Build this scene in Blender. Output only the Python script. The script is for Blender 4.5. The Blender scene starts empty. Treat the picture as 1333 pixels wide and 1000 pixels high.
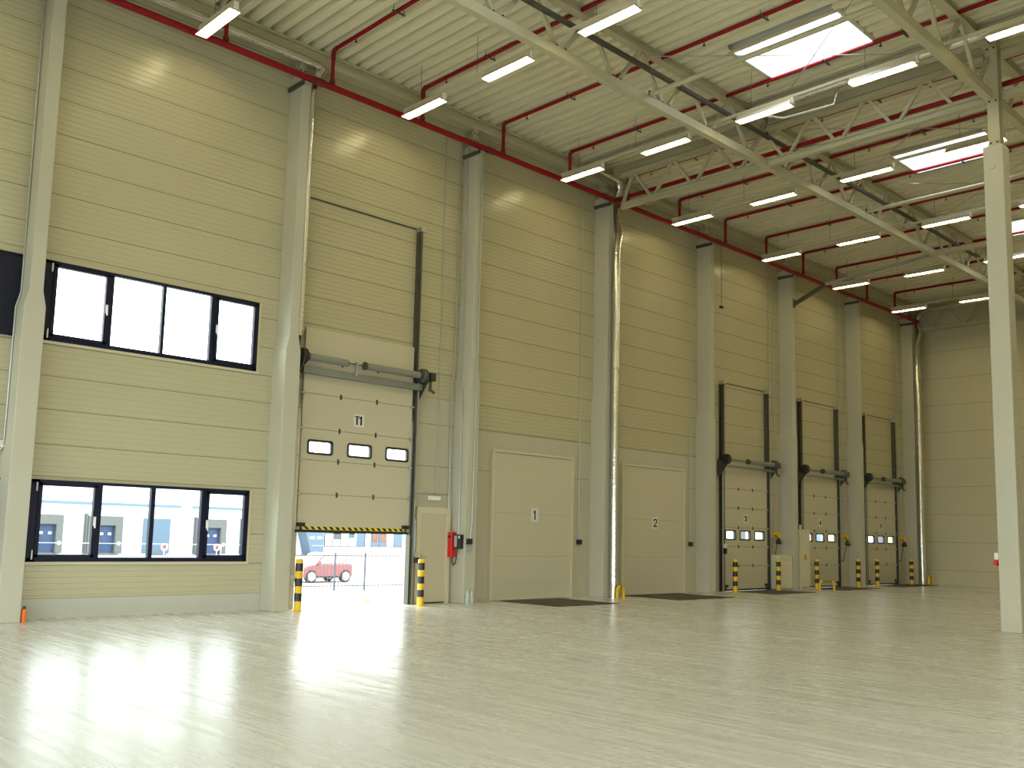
import bpy, bmesh, math, random
from mathutils import Vector, Matrix
random.seed(7)
SC = bpy.context.scene
COL = SC.collection
R = math.radians
# ---------------------------------------------------------------- materials
def new_mat(name):
    m = bpy.data.materials.new(name); m.use_nodes = True
    nt = m.node_tree; nt.nodes.clear()
    out = nt.nodes.new('ShaderNodeOutputMaterial')
    return m, nt, out
def N(nt, t, **kw):
    n = nt.nodes.new(t)
    for k, v in kw.items():
        if k.startswith('i_'):
            key = k[2:]; key = int(key) if key.isdigit() else key.replace('_', ' ')
            n.inputs[key].default_value = v
        else: setattr(n, k, v)
    return n
def rgba(c): return (c[0], c[1], c[2], 1.0)
def math_n(nt, op, a, b=None, c=None):
    n = N(nt, 'ShaderNodeMath', operation=op)
    for i, x in enumerate((a, b, c)):
        if x is None: continue
        if isinstance(x, (int, float)): n.inputs[i].default_value = x
        else: nt.links.new(x, n.inputs[i])
    return n.outputs[0]
def mat(name, c, rough=.5, metal=0.0, var=.06, scale=3.0, bump=0.0, bscale=40.0, spec=.5, stretch=(1, 1, 1)):
    """painted or bare surface with a little tonal noise and optional grain"""
    m, nt, out = new_mat(name); L = nt.links.new
    b = N(nt, 'ShaderNodeBsdfPrincipled'); L(b.outputs[0], out.inputs[0])
    b.inputs['Metallic'].default_value = metal; b.inputs['Roughness'].default_value = rough
    b.inputs['Specular IOR Level'].default_value = spec
    tc = N(nt, 'ShaderNodeTexCoord'); mp = N(nt, 'ShaderNodeMapping'); mp.inputs['Scale'].default_value = stretch
    L(tc.outputs['Object'], mp.inputs[0])
    nz = N(nt, 'ShaderNodeTexNoise', i_Scale=scale, i_Detail=4.0); L(mp.outputs[0], nz.inputs['Vector'])
    mx = N(nt, 'ShaderNodeMix', data_type='RGBA')
    L(nz.outputs[0], mx.inputs[0])
    mx.inputs[6].default_value = rgba([max(0, x*(1-var)) for x in c]); mx.inputs[7].default_value = rgba([min(1, x*(1+var)) for x in c])
    L(mx.outputs[2], b.inputs['Base Color'])
    if bump:
        n2 = N(nt, 'ShaderNodeTexNoise', i_Scale=bscale, i_Detail=3.0); L(mp.outputs[0], n2.inputs['Vector'])
        bp = N(nt, 'ShaderNodeBump', i_Strength=bump, i_Distance=.01); L(n2.outputs[0], bp.inputs['Height']); L(bp.outputs[0], b.inputs['Normal'])
    return m
def panel_mat(name, c, seams=None, period=.6, phase=.57, rib=.1, rough=.27, ribamp=.25, axis='Z'):
    """coated sandwich panel: micro ribs and tongue-and-groove joints across z"""
    m, nt, out = new_mat(name); L = nt.links.new
    b = N(nt, 'ShaderNodeBsdfPrincipled'); L(b.outputs[0], out.inputs[0])
    b.inputs['Roughness'].default_value = rough
    tc = N(nt, 'ShaderNodeTexCoord'); sp = N(nt, 'ShaderNodeSeparateXYZ'); L(tc.outputs['Object'], sp.inputs[0])
    z = sp.outputs[axis]
    if seams:
        d = None
        for s in seams:
            a = math_n(nt, 'ABSOLUTE', math_n(nt, 'SUBTRACT', z, s))
            d = a if d is None else math_n(nt, 'MINIMUM', d, a)
    else:
        fr = math_n(nt, 'FRACT', math_n(nt, 'DIVIDE', math_n(nt, 'SUBTRACT', z, phase-10*period), period))
        d = math_n(nt, 'MULTIPLY', math_n(nt, 'MINIMUM', fr, math_n(nt, 'SUBTRACT', 1.0, fr)), period)
    seam = math_n(nt, 'LESS_THAN', d, .0065)
    nz = N(nt, 'ShaderNodeTexNoise', i_Scale=.7, i_Detail=3.0); L(tc.outputs['Object'], nz.inputs['Vector'])
    mx = N(nt, 'ShaderNodeMix', data_type='RGBA'); L(nz.outputs[0], mx.inputs[0])
    mx.inputs[6].default_value = rgba([x*.965 for x in c]); mx.inputs[7].default_value = rgba([min(1, x*1.03) for x in c])
    m2 = N(nt, 'ShaderNodeMix', data_type='RGBA'); L(seam, m2.inputs[0]); L(mx.outputs[2], m2.inputs[6])
    m2.inputs[7].default_value = rgba([x*.45 for x in c])
    L(m2.outputs[2], b.inputs['Base Color'])
    rb = math_n(nt, 'FRACT', math_n(nt, 'DIVIDE', z, rib))
    tri = math_n(nt, 'ABSOLUTE', math_n(nt, 'SUBTRACT', rb, .5))
    step = N(nt, 'ShaderNodeMapRange', interpolation_type='SMOOTHSTEP'); L(tri, step.inputs[0])
    step.inputs[1].default_value = .38; step.inputs[2].default_value = .48
    h = math_n(nt, 'SUBTRACT', math_n(nt, 'MULTIPLY', step.outputs[0], ribamp), math_n(nt, 'MULTIPLY', seam, 2.0))
    pf = math_n(nt, 'DIVIDE', math_n(nt, 'SUBTRACT', z, phase-10*period), period*.5)
    wn = N(nt, 'ShaderNodeTexWhiteNoise', noise_dimensions='1D'); L(math_n(nt, 'FLOOR', pf), wn.inputs['W'])
    tilt = math_n(nt, 'MULTIPLY', math_n(nt, 'SUBTRACT', math_n(nt, 'FRACT', pf), .5), math_n(nt, 'SUBTRACT', wn.outputs[0], .5))
    h = math_n(nt, 'ADD', h, math_n(nt, 'MULTIPLY', tilt, 1.6))
    n3 = N(nt, 'ShaderNodeTexNoise', i_Scale=1.3, i_Detail=1.0); L(tc.outputs['Object'], n3.inputs['Vector'])
    h = math_n(nt, 'ADD', h, math_n(nt, 'MULTIPLY', n3.outputs[0], 1.2))
    bp = N(nt, 'ShaderNodeBump', i_Strength=.9, i_Distance=.006); L(h, bp.inputs['Height']); L(bp.outputs[0], b.inputs['Normal'])
    return m
def floor_mat():
    m, nt, out = new_mat('trowelled_concrete'); L = nt.links.new
    b = N(nt, 'ShaderNodeBsdfPrincipled'); L(b.outputs[0], out.inputs[0])
    tc = N(nt, 'ShaderNodeTexCoord')
    def noise(sx, sy, sc, det, rot=0.0):
        mp = N(nt, 'ShaderNodeMapping'); mp.inputs['Scale'].default_value = (sx, sy, 1); mp.inputs['Rotation'].default_value = (0, 0, rot)
        L(tc.outputs['Object'], mp.inputs[0])
        n = N(nt, 'ShaderNodeTexNoise', i_Scale=sc, i_Detail=det); L(mp.outputs[0], n.inputs['Vector']); return n.outputs[0]
    s1 = noise(9.0, .45, 1.0, 8.0, R(3)); s2 = noise(42, .9, 1.0, 6.0, R(-5)); c1 = noise(1, 1, .22, 4.0); s3 = noise(2.6, .16, 1.0, 5.0, R(1))
    mixv = math_n(nt, 'ADD', math_n(nt, 'ADD', math_n(nt, 'MULTIPLY', s1, .48), math_n(nt, 'MULTIPLY', s2, .22)), math_n(nt, 'ADD', math_n(nt, 'MULTIPLY', c1, .15), math_n(nt, 'MULTIPLY', s3, .3)))
    rp = N(nt, 'ShaderNodeValToRGB'); L(mixv, rp.inputs[0])
    e = rp.color_ramp.elements; e[0].position = .40; e[0].color = (.52, .51, .47, 1); e[1].position = .76; e[1].color = (.65, .645, .61, 1)
    L(rp.outputs[0], b.inputs['Base Color'])
    rr = N(nt, 'ShaderNodeMapRange'); L(s1, rr.inputs[0]); rr.inputs[1].default_value = .3; rr.inputs[2].default_value = .7; rr.inputs[3].default_value = .20; rr.inputs[4].default_value = .33
    L(rr.outputs[0], b.inputs['Roughness']); b.inputs['Specular IOR Level'].default_value = .5
    wv = noise(1.0, 1.0, 1.6, 2.0)
    hh = math_n(nt, 'ADD', math_n(nt, 'MULTIPLY', s2, .14), math_n(nt, 'MULTIPLY', wv, 1.2))
    bp = N(nt, 'ShaderNodeBump', i_Strength=.16, i_Distance=.012); L(hh, bp.inputs['Height']); L(bp.outputs[0], b.inputs['Normal'])
    return m
def foil_mat():
    m, nt, out = new_mat('crinkled_foil'); L = nt.links.new
    b = N(nt, 'ShaderNodeBsdfPrincipled'); L(b.outputs[0], out.inputs[0])
    b.inputs['Base Color'].default_value = (.80, .79, .74, 1); b.inputs['Metallic'].default_value = 1; b.inputs['Roughness'].default_value = .27
    tc = N(nt, 'ShaderNodeTexCoord'); v = N(nt, 'ShaderNodeTexVoronoi', i_Scale=14.0); n = N(nt, 'ShaderNodeTexNoise', i_Scale=9.0, i_Detail=5.0)
    L(tc.outputs['Object'], v.inputs['Vector']); L(tc.outputs['Object'], n.inputs['Vector'])
    h = math_n(nt, 'ADD', v.outputs[0], n.outputs[0]); bp = N(nt, 'ShaderNodeBump', i_Strength=.22, i_Distance=.02); L(h, bp.inputs['Height']); L(bp.outputs[0], b.inputs['Normal'])
    return m
def glass_mat(name, tint=(.94, .97, .97), gl=.07):
    m, nt, out = new_mat(name); L = nt.links.new
    t = N(nt, 'ShaderNodeBsdfTransparent'); t.inputs[0].default_value = rgba(tint)
    g = N(nt, 'ShaderNodeBsdfGlossy'); g.inputs['Roughness'].default_value = .02
    fr = N(nt, 'ShaderNodeFresnel', i_IOR=1.45); ge = N(nt, 'ShaderNodeNewGeometry')
    fac = math_n(nt, 'MULTIPLY', fr.outputs[0], math_n(nt, 'SUBTRACT', 1.0, ge.outputs['Backfacing']))
    mx = N(nt, 'ShaderNodeMixShader'); L(fac, mx.inputs[0]); L(t.outputs[0], mx.inputs[1]); L(g.outputs[0], mx.inputs[2]); L(mx.outputs[0], out.inputs[0])
    return m
def opal_mat():
    m, nt, out = new_mat('opal_dome'); L = nt.links.new
    t = N(nt, 'ShaderNodeBsdfTransparent'); t.inputs[0].default_value = (.95, .97, 1, 1)
    d = N(nt, 'ShaderNodeBsdfTranslucent'); d.inputs[0].default_value = (.9, .93, .95, 1)
    mx = N(nt, 'ShaderNodeMixShader', i_0=.5); L(t.outputs[0], mx.inputs[1]); L(d.outputs[0], mx.inputs[2]); L(mx.outputs[0], out.inputs[0])
    return m
def pet_mat():
    m, nt, out = new_mat('clear_bottle_plastic'); L = nt.links.new
    t = N(nt, 'ShaderNodeBsdfTransparent'); t.inputs[0].default_value = (.9, .95, .94, 1)
    p = N(nt, 'ShaderNodeBsdfPrincipled'); p.inputs['Base Color'].default_value = (.75, .82, .80, 1); p.inputs['Roughness'].default_value = .12
    n = N(nt, 'ShaderNodeTexNoise', i_Scale=25.0); r = N(nt, 'ShaderNodeMapRange'); L(n.outputs[0], r.inputs[0]); r.inputs[3].default_value = .2; r.inputs[4].default_value = .7
    mx = N(nt, 'ShaderNodeMixShader'); L(r.outputs[0], mx.inputs[0]); L(t.outputs[0], mx.inputs[1]); L(p.outputs[0], mx.inputs[2]); L(mx.outputs[0], out.inputs[0])
    return m
def emit_mat(name, c, s):
    m, nt, out = new_mat(name)
    e = N(nt, 'ShaderNodeEmission', i_Strength=s); e.inputs[0].default_value = rgba(c); nt.links.new(e.outputs[0], out.inputs[0])
    return m
def stripe_mat():
    m, nt, out = new_mat('hazard_tape'); L = nt.links.new
    b = N(nt, 'ShaderNodeBsdfPrincipled'); b.inputs['Roughness'].default_value = .5; L(b.outputs[0], out.inputs[0])
    tc = N(nt, 'ShaderNodeTexCoord'); sp = N(nt, 'ShaderNodeSeparateXYZ'); L(tc.outputs['Object'], sp.inputs[0])
    f = math_n(nt, 'FRACT', math_n(nt, 'DIVIDE', math_n(nt, 'ADD', sp.outputs[0], sp.outputs[2]), .155))
    k = math_n(nt, 'GREATER_THAN', f, .52)
    mx = N(nt, 'ShaderNodeMix', data_type='RGBA'); L(k, mx.inputs[0]); mx.inputs[6].default_value = (.85, .6, .02, 1); mx.inputs[7].default_value = (.012, .012, .012, 1)
    L(mx.outputs[2], b.inputs['Base Color']); return m
CREAM = (.525, .48, .315)
M = dict(
    panel=panel_mat('coated_wall_panel', CREAM, ribamp=1.5),
    panel_win=panel_mat('coated_wall_panel_window_bay', (.525, .485, .335), seams=[.335, .93, 1.5, 2.42, 2.97, 3.575, 4.16, 4.72, 5.3, 5.9, 6.33, 6.8, 7.4, 7.95, 8.51, 9.15, 9.76, 10.35, 10.95, 11.5], ribamp=1.0),  # a touch less yellow than CREAM; low daylight put into the colour
    panel_far=panel_mat('coated_end_wall_panel', (.64, .59, .42), period=1.15, phase=.6, rib=.115),
    plinth=mat('precast_plinth', (.60, .57, .46), .6, var=.05, scale=.8, bump=.1, bscale=60),
    plinth_dock=panel_mat('precast_wall_slab', (.50, .465, .35), seams=[3.16, 4.15], rib=5.0, rough=.6),
    plinth_low=mat('precast_base_slab', (.52, .51, .45), .65, var=.08, scale=1.2, bump=.15, bscale=60),
    column=mat('painted_precast_column', (.515, .495, .40), .55, var=.05, scale=1.0, bump=.08, bscale=70),
    steel=mat('cream_painted_steel', (.53, .49, .335), .4, var=.05, scale=2),
    deck=mat('coated_roof_deck', (.84, .785, .585), .45, var=.06, scale=1.5),
    roof=mat('roof_insulation', (.35, .34, .3), .8),
    floor=floor_mat(), foil=foil_mat(),
    red=mat('red_sprinkler_paint', (.27, .003, .010), .4, spec=.3, var=.08, scale=5),
    dark_red=mat('dark_red_coupling', (.17, .008, .012), .4),
    galv=mat('galvanised_steel', (.52, .54, .53), .42, .75, var=.14, scale=6),
    galv_dark=mat('dull_galvanised_steel', (.095, .095, .075), .5, .4, var=.18, scale=6),
    spring=mat('grey_torsion_spring', (.27, .275, .245), .45, .35, bump=.35, bscale=90, stretch=(8, 1, 1)),
    black=mat('black_plastic', (.02, .02, .021), .45), rubber=mat('black_rubber', (.018, .018, .018), .8),
    tray=mat('dark_cable_tray', (.085, .08, .065), .6),
    navy=mat('navy_window_frame', (.010, .011, .032), .4, var=.1, spec=.2), navy_panel=mat('navy_infill_panel', (.014, .015, .028), .5, spec=.2, var=.35, scale=2.0, stretch=(6, 1, .4)),
    glass=glass_mat('window_glass'), opal=opal_mat(),
    white=mat('white_plastic', (.78, .78, .75), .4), enamel=mat('white_reflector_enamel', (.9, .88, .82), .3, var=.01),
    lamp_out=mat('cream_lamp_housing', (.60, .53, .38), .4),
    tube=emit_mat('fluorescent_tube_glow', (1.0, .87, .47), 58.0),
    door=panel_mat('cream_sectional_door_skin', (.575, .525, .385), seams=[-50], rib=.11, rough=.42, ribamp=.22),
    door_t=panel_mat('sectional_skin_raised', (.575, .525, .385), seams=[2.36, 3.07, 3.73, 4.47, 5.18], rib=.11, rough=.42, ribamp=.3),
    door_s=panel_mat('sectional_skin_closed', (.575, .525, .385), seams=[.80, 1.41, 2.02, 2.65, 3.27], rib=.11, rough=.42, ribamp=.3),
    door_flat=mat('cream_door_leaf', (.57, .51, .37), .45, var=.03), frame=mat('cream_door_frame', (.64, .58, .42), .45, var=.03),
    yellow=mat('yellow_guard_paint', (.80, .50, .015), .4, var=.08, scale=8), post_black=mat('black_band_paint', (.012, .012, .016), .4),
    tape=stripe_mat(), mat_dark=mat('dark_dock_plate', (.055, .046, .033), .75, var=.3, scale=14, bump=.3, bscale=60),
    cabinet=mat('cream_enamel_cabinet', (.68, .64, .48), .4, var=.03), sign=mat('white_sign_board', (.72, .70, .66), .5, var=.02),
    ink=mat('black_lettering', (.01, .01, .01), .6), fire_red=mat('fire_red_box', (.62, .012, .012), .35), orange=mat('orange_plastic', (.85, .18, .015), .4),
    bottle=pet_mat(), grey=mat('grey_plastic', (.38, .38, .35), .5),
    # outdoors
    ground=mat('pale_yard_concrete', (.42, .42, .41), .8, var=.08, scale=.6), facade=mat('white_facade', (.62, .63, .64), .7, var=.02),
    sky_blue=mat('light_blue_trim', (0.102, 0.162, 0.204), .6), door_blue=mat('blue_dock_door', (0.018, 0.042, 0.114), .5, var=.1), plain_blue=mat('pale_blue_door', (0.075, 0.120, 0.180), .5),
    shelter=mat('grey_dock_shelter', (0.099, 0.103, 0.099), .7), shelter_dark=mat('dark_shelter_edge', (0.078, 0.081, 0.084), .7), pale=mat('pale_dock_light', (.6, .6, .6), .6),
    car=mat('red_car_paint', (0.252, 0.090, 0.096), .35), tyre=mat('tyre_rubber', (0.036, 0.027, 0.030), .8), rim=mat('bright_wheel_rim', (.6, .6, .62), .4), carglass=mat('pale_car_window', (.5, .5, .52), .2),
    fence=mat('pale_fence_steel', (0.096, 0.102, 0.120), .6), fence_post=mat('grey_blue_fence_post', (0.072, 0.084, 0.120), .6), poster=mat('orange_poster', (0.192, 0.072, 0.036), .6, var=.6, scale=3), teal=mat('teal_poster', (0.036, 0.108, 0.102), .6, var=.5, scale=3),
    sign_red=mat('red_sign_ring', (0.210, 0.048, 0.048), .6), dim=mat('grey_shop_window', (0.054, 0.060, 0.066), .3, var=.4, scale=2),
)
# ---------------------------------------------------------------- mesh builder
WORLD = {}
class MB:
    def __init__(s): s.v = []; s.f = []; s.m = []; s.s = []
    def add(s, vs, fs, m=0, smooth=False):
        b = len(s.v); s.v += [Vector(p) for p in vs]
        for f in fs: s.f.append([i+b for i in f]); s.m.append(m); s.s.append(smooth)
        return s
    def box(s, x0, x1, y0, y1, z0, z1, m=0):
        x0, x1 = min(x0, x1), max(x0, x1); y0, y1 = min(y0, y1), max(y0, y1); z0, z1 = min(z0, z1), max(z0, z1)
        v = [(x, y, z) for z in (z0, z1) for y in (y0, y1) for x in (x0, x1)]
        return s.add(v, [(0, 2, 3, 1), (4, 5, 7, 6), (0, 1, 5, 4), (2, 6, 7, 3), (0, 4, 6, 2), (1, 3, 7, 5)], m)
    def beam(s, p0, p1, w, h, m=0, up=(0, 0, 1)):
        p0, p1 = Vector(p0), Vector(p1); d = (p1-p0).normalized(); u = Vector(up)
        if abs(d.dot(u)) > .98: u = Vector((1, 0, 0))
        a = d.cross(u).normalized(); u = a.cross(d).normalized()
        v = [p+a*(i*w/2)+u*(j*h/2) for p in (p0, p1) for j in (-1, 1) for i in (-1, 1)]
        return s.add(v, [(0, 2, 3, 1), (4, 5, 7, 6), (0, 1, 5, 4), (2, 6, 7, 3), (0, 4, 6, 2), (1, 3, 7, 5)], m)
    def tube(s, path, r, n=10, m=0, cap=True):
        P = [Vector(p) for p in path]; k = len(P); rr = r if isinstance(r, (list, tuple)) else [r]*k
        T = [(P[min(i+1, k-1)]-P[max(i-1, 0)]).normalized() for i in range(k)]
        u = Vector((0, 0, 1)) if abs(T[0].z) < .9 else Vector((1, 0, 0))
        vs = []
        for i in range(k):
            a = T[i].cross(u).normalized(); u = a.cross(T[i]).normalized()
            st = 1.0
            if 0 < i < k-1:
                c = T[i].dot((P[i]-P[i-1]).normalized()); st = 1/max(c, .5)
                bis = ((P[i+1]-P[i]).normalized()-(P[i]-P[i-1]).normalized())
                bis = bis.normalized() if bis.length > 1e-6 else a
            for j in range(n):
                t = 2*math.pi*j/n; q = (a*math.cos(t)+u*math.sin(t))*rr[i]
                if st > 1.001: q += bis*q.dot(bis)*(st-1)
                vs.append(P[i]+q)
        fs = [(i*n+j, i*n+(j+1) % n, (i+1)*n+(j+1) % n, (i+1)*n+j) for i in range(k-1) for j in range(n)]
        s.add(vs, fs, m, True)
        if cap:
            s.add(vs[:n], [tuple(range(n-1, -1, -1))], m); s.add(vs[-n:], [tuple(range(n))], m)
        return s
    def prism(s, poly, ax, a0, a1, m=0):
        """poly of (u,v) in the two remaining axes, extruded along ax"""
        n = len(poly)
        def P(u, v, a): return {'x': (a, u, v), 'y': (u, a, v), 'z': (u, v, a)}[ax]
        vs = [P(u, v, a0) for u, v in poly]+[P(u, v, a1) for u, v in poly]
        return s.add(vs, [tuple(range(n-1, -1, -1)), tuple(range(n, 2*n))]+[(i, (i+1) % n, n+(i+1) % n, n+i) for i in range(n)], m)
    def lathe(s, c, prof, n=20, m=0, axis='z'):
        vs = []
        for r, h in prof:
            for j in range(n):
                t = 2*math.pi*j/n; a, b = r*math.cos(t), r*math.sin(t)
                vs.append({'z': (c[0]+a, c[1]+b, c[2]+h), 'x': (c[0]+h, c[1]+a, c[2]+b), 'y': (c[0]+a, c[1]+h, c[2]+b)}[axis])
        k = len(prof)
        s.add(vs, [(i*n+j, i*n+(j+1) % n, (i+1)*n+(j+1) % n, (i+1)*n+j) for i in range(k-1) for j in range(n)], m, True)
        s.add(vs[:n], [tuple(range(n-1, -1, -1))], m); s.add(vs[-n:], [tuple(range(n))], m)
        return s
    def build(s, name, mats, parent=None, label=None, fix=True, bevel=0):
        if not isinstance(mats, (list, tuple)): mats = [mats]
        off = WORLD.get(parent.name, Vector()) if parent else Vector()
        me = bpy.data.meshes.new(name)
        me.from_pydata([tuple(p-off) for p in s.v], [], s.f)
        for mm in mats: me.materials.append(M[mm] if isinstance(mm, str) else mm)
        for p, i, sm in zip(me.polygons, s.m, s.s): p.material_index = i; p.use_smooth = sm
        if fix:
            bm = bmesh.new(); bm.from_mesh(me); bmesh.ops.recalc_face_normals(bm, faces=bm.faces); bm.to_mesh(me); bm.free()
        o = bpy.data.objects.new(name, me); COL.objects.link(o)
        if parent: o.parent = parent
        WORLD[o.name] = off.copy()
        if label: o['label'] = label
        if bevel:
            b = o.modifiers.new('edge', 'BEVEL'); b.width = bevel; b.segments = 2; b.limit_method = 'ANGLE'
        return o
def tag(o, label=None, cat=None, group=None, kind=None):
    if label: o['label'] = label
    if cat: o['category'] = cat
    if group: o['group'] = group
    if kind: o['kind'] = kind
    return o
def thing(name, label, cat, loc=(0, 0, 0), group=None, kind=None):
    o = bpy.data.objects.new(name, None); COL.objects.link(o); o.location = loc; o.empty_display_size = .2
    WORLD[o.name] = Vector(loc); return tag(o, label, cat, group, kind)
def copy_tree(o, loc, label=None):
    def rec(a, par):
        c = a.copy(); COL.objects.link(c)
        if par: c.parent = par
        for ch in kids.get(a.name, []): rec(ch, c)
        return c
    kids = {}
    for x in list(bpy.data.objects):
        if x.parent: kids.setdefault(x.parent.name, []).append(x)
    c = rec(o, None); c.location = loc; WORLD[c.name] = Vector(loc)
    if label: c['label'] = label
    return c
def structure(o, label=None, cat=None): return tag(o, label, cat, None, 'structure')
# ---------------------------------------------------------------- dimensions (metres); wall at y=0, hall on the -y side
XL, XR, YN = -15.3, 31.1, -21.3          # hall limits
ZR = 11.97                                # underside of roof deck
BAY = 5.0
# ---------------------------------------------------------------- setting
def wall_with_holes(name, x0, x1, z0, z1, y0, y1, holes, mats, rule):
    xs = sorted(set([x0, x1]+[h[i] for h in holes for i in (0, 1)]+[-5, 0, 5])); xs = [x for x in xs if x0 <= x <= x1]
    zs = sorted(set([z0, z1, .335, 4.15, 4.77]+[h[i] for h in holes for i in (2, 3)])); zs = [z for z in zs if z0 <= z <= z1]
    def solid(i, j):
        if i < 0 or j < 0 or i >= len(xs)-1 or j >= len(zs)-1: return False
        cx, cz = (xs[i]+xs[i+1])/2, (zs[j]+zs[j+1])/2
        return not any(h[0] < cx < h[1] and h[2] < cz < h[3] for h in holes)
    b = MB()
    for i in range(len(xs)-1):
        for j in range(len(zs)-1):
            if not solid(i, j): continue
            a, c, d, e = xs[i], xs[i+1], zs[j], zs[j+1]; m = rule((a+c)/2, (d+e)/2)
            b.add([(a, y0, d), (c, y0, d), (c, y0, e), (a, y0, e)], [(0, 1, 2, 3)], m)
            b.add([(a, y1, d), (c, y1, d), (c, y1, e), (a, y1, e)], [(3, 2, 1, 0)], m)
            if not solid(i-1, j): b.add([(a, y0, d), (a, y0, e), (a, y1, e), (a, y1, d)], [(0, 1, 2, 3)], m)
            if not solid(i+1, j): b.add([(c, y0, d), (c, y1, d), (c, y1, e), (c, y0, e)], [(0, 1, 2, 3)], m)
            if not solid(i, j-1): b.add([(a, y0, d), (a, y1, d), (c, y1, d), (c, y0, d)], [(0, 1, 2, 3)], m)
            if not solid(i, j+1): b.add([(a, y0, e), (c, y0, e), (c, y1, e), (a, y1, e)], [(0, 1, 2, 3)], m)
    return b.build(name, mats, fix=False)
WIN_L = (-4.66, -.55, .96, 2.36); WIN_U = (-4.70, -.56, 4.77, 6.19)
T1_HOLE = (.60, 3.60, 0.0, 4.2)
DOCK = {3: (16.22, 18.82), 4: (21.2, 23.78), 5: (26.12, 28.7)}
holes = [WIN_L, WIN_U, T1_HOLE]+[(a+.06, b-.06, 0.02, 3.8) for a, b in DOCK.values()]
def rule(x, z):
    if x < 0: return 2 if z < .335 else 1
    if x < 5: return 0 if z > 4.77 else 3
    return 0 if z > 4.15 else 3
structure(wall_with_holes('wall_left', XL, XR+.25, 0, 12.2, 0, .22, holes, ['panel', 'panel_win', 'plinth_low', 'plinth_dock'], rule))
structure(MB().box(XR, XR+.25, YN, 0, 0, 12.2).build('wall_far', 'panel_far'))
# the walls behind the viewer, with big unseen glazed gates added for daylight
GN = (-20, -.8, .1, 6.0); GR = (-14.5, 2.0, .1, 3.8)
def wall_with_added_gate(name, along_x, a0, a1, g, c0, c1):
    b = MB()
    for (p, q, z0, z1) in ((a0, g[0], 0, 12.2), (g[1], a1, 0, 12.2), (g[0], g[1], 0, g[2]), (g[0], g[1], g[3], 12.2)):
        if along_x: b.box(p, q, c0, c1, z0, z1)
        else: b.box(c0, c1, p, q, z0, z1)
    structure(b.build(name, 'panel_far'))
    r = thing('added_gate_5' if along_x else 'added_gate_6', 'added unseen glazed gate for daylight in the wall behind the viewer' if along_x else 'added unseen glazed gate for daylight in the wall to the left of the viewer', 'window', (0, 0, 0)); structure(r)
    f = MB(); n = 5
    for i in range(n+1):
        u = g[0]+(g[1]-g[0])*i/n
        f.box(u-.06, u+.06, c0, c1, g[2], g[3]) if along_x else f.box(c0, c1, u-.06, u+.06, g[2], g[3])
    for z in (g[2], g[3]/2, g[3]-.1):
        f.box(g[0], g[1], c0, c1, z, z+.1) if along_x else f.box(c0, c1, g[0], g[1], z, z+.1)
    f.build('window_frame', 'navy', r); m = (c0+c1)/2
    (MB().box(g[0], g[1], m, m+.008, g[2], g[3]) if along_x else MB().box(m, m+.008, g[0], g[1], g[2], g[3])).build('pane', 'glass', r)
wall_with_added_gate('wall_near', False, YN, .22, GN, XL-.25, XL)
wall_with_added_gate('wall_right', True, XL-.25, XR+.25, GR, YN-.25, YN)
structure(MB().box(XL-.25, XR+.25, YN-.25, .22, -.25, 0).build('floor', 'floor'))
g = MB().box(-40, 190, 10, 130, -1.1, -.8)
g.prism([(.22, -.02), (4, -.3), (10, -.8), (10, -1.1), (.22, -1.1)], 'x', -40, 190)
g.box(XL-45, XL-.26, -70, .2, -.4, -.1).box(XL-.26, XR+40, -70, YN-.26, -.4, -.1)  # slabs outside the added gates, put in to dim light from below
structure(g.build('ground', 'ground'))
# roof deck with skylight openings
SKY = [(6.70, 8.30), (14.42, 16.02), (22.10, 23.70), (-.90, .75), (-8.6, -6.95)]; SY0, SY1 = -8.93, -6.60
prof = [(0, .19), (.045, .19), (.075, 0), (.235, 0), (.265, .19), (.31, .19)]
b = MB(); nx = int((XR-XL)/.31)+1
for i in range(nx):
    x0 = XL+i*.31
    inside = any(a-.05 < x0+.31 and x0 < c+.05 for a, c in SKY)
    for (ya, yb) in ([(YN, 0)] if not inside else [(YN, SY0), (SY1, 0)]):
        vs = [(min(x0+u, XR), y, ZR+h) for y in (ya, yb) for u, h in prof]; k = len(prof)
        b.add(vs, [(j, j+1, k+j+1, k+j) for j in range(k-1)], 0)
xs = [XL-.25]+[v for a, c in sorted(SKY) for v in (a-.05, c+.05)]+[XR+.25]
for i in range(0, len(xs), 2): b.box(xs[i], xs[i+1], YN-.25, .22, ZR+.20, ZR+.40, 1)
for a, c in SKY:
    b.box(a-.05, c+.05, YN-.25, SY0-.02, ZR+.20, ZR+.40, 1); b.box(a-.05, c+.05, SY1+.02, .22, ZR+.20, ZR+.40, 1)
structure(b.build('ceiling', ['deck', 'roof'], fix=False))
# edge beam carrying the deck along the dock wall
structure(MB().box(XL, XR, -.32, -.02, 11.60, 11.72).box(XL, XR, -.18, -.12, 11.72, 11.90).box(XL, XR, -.24, -.02, 11.90, 11.965).build('trim_1', 'steel'))
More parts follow.
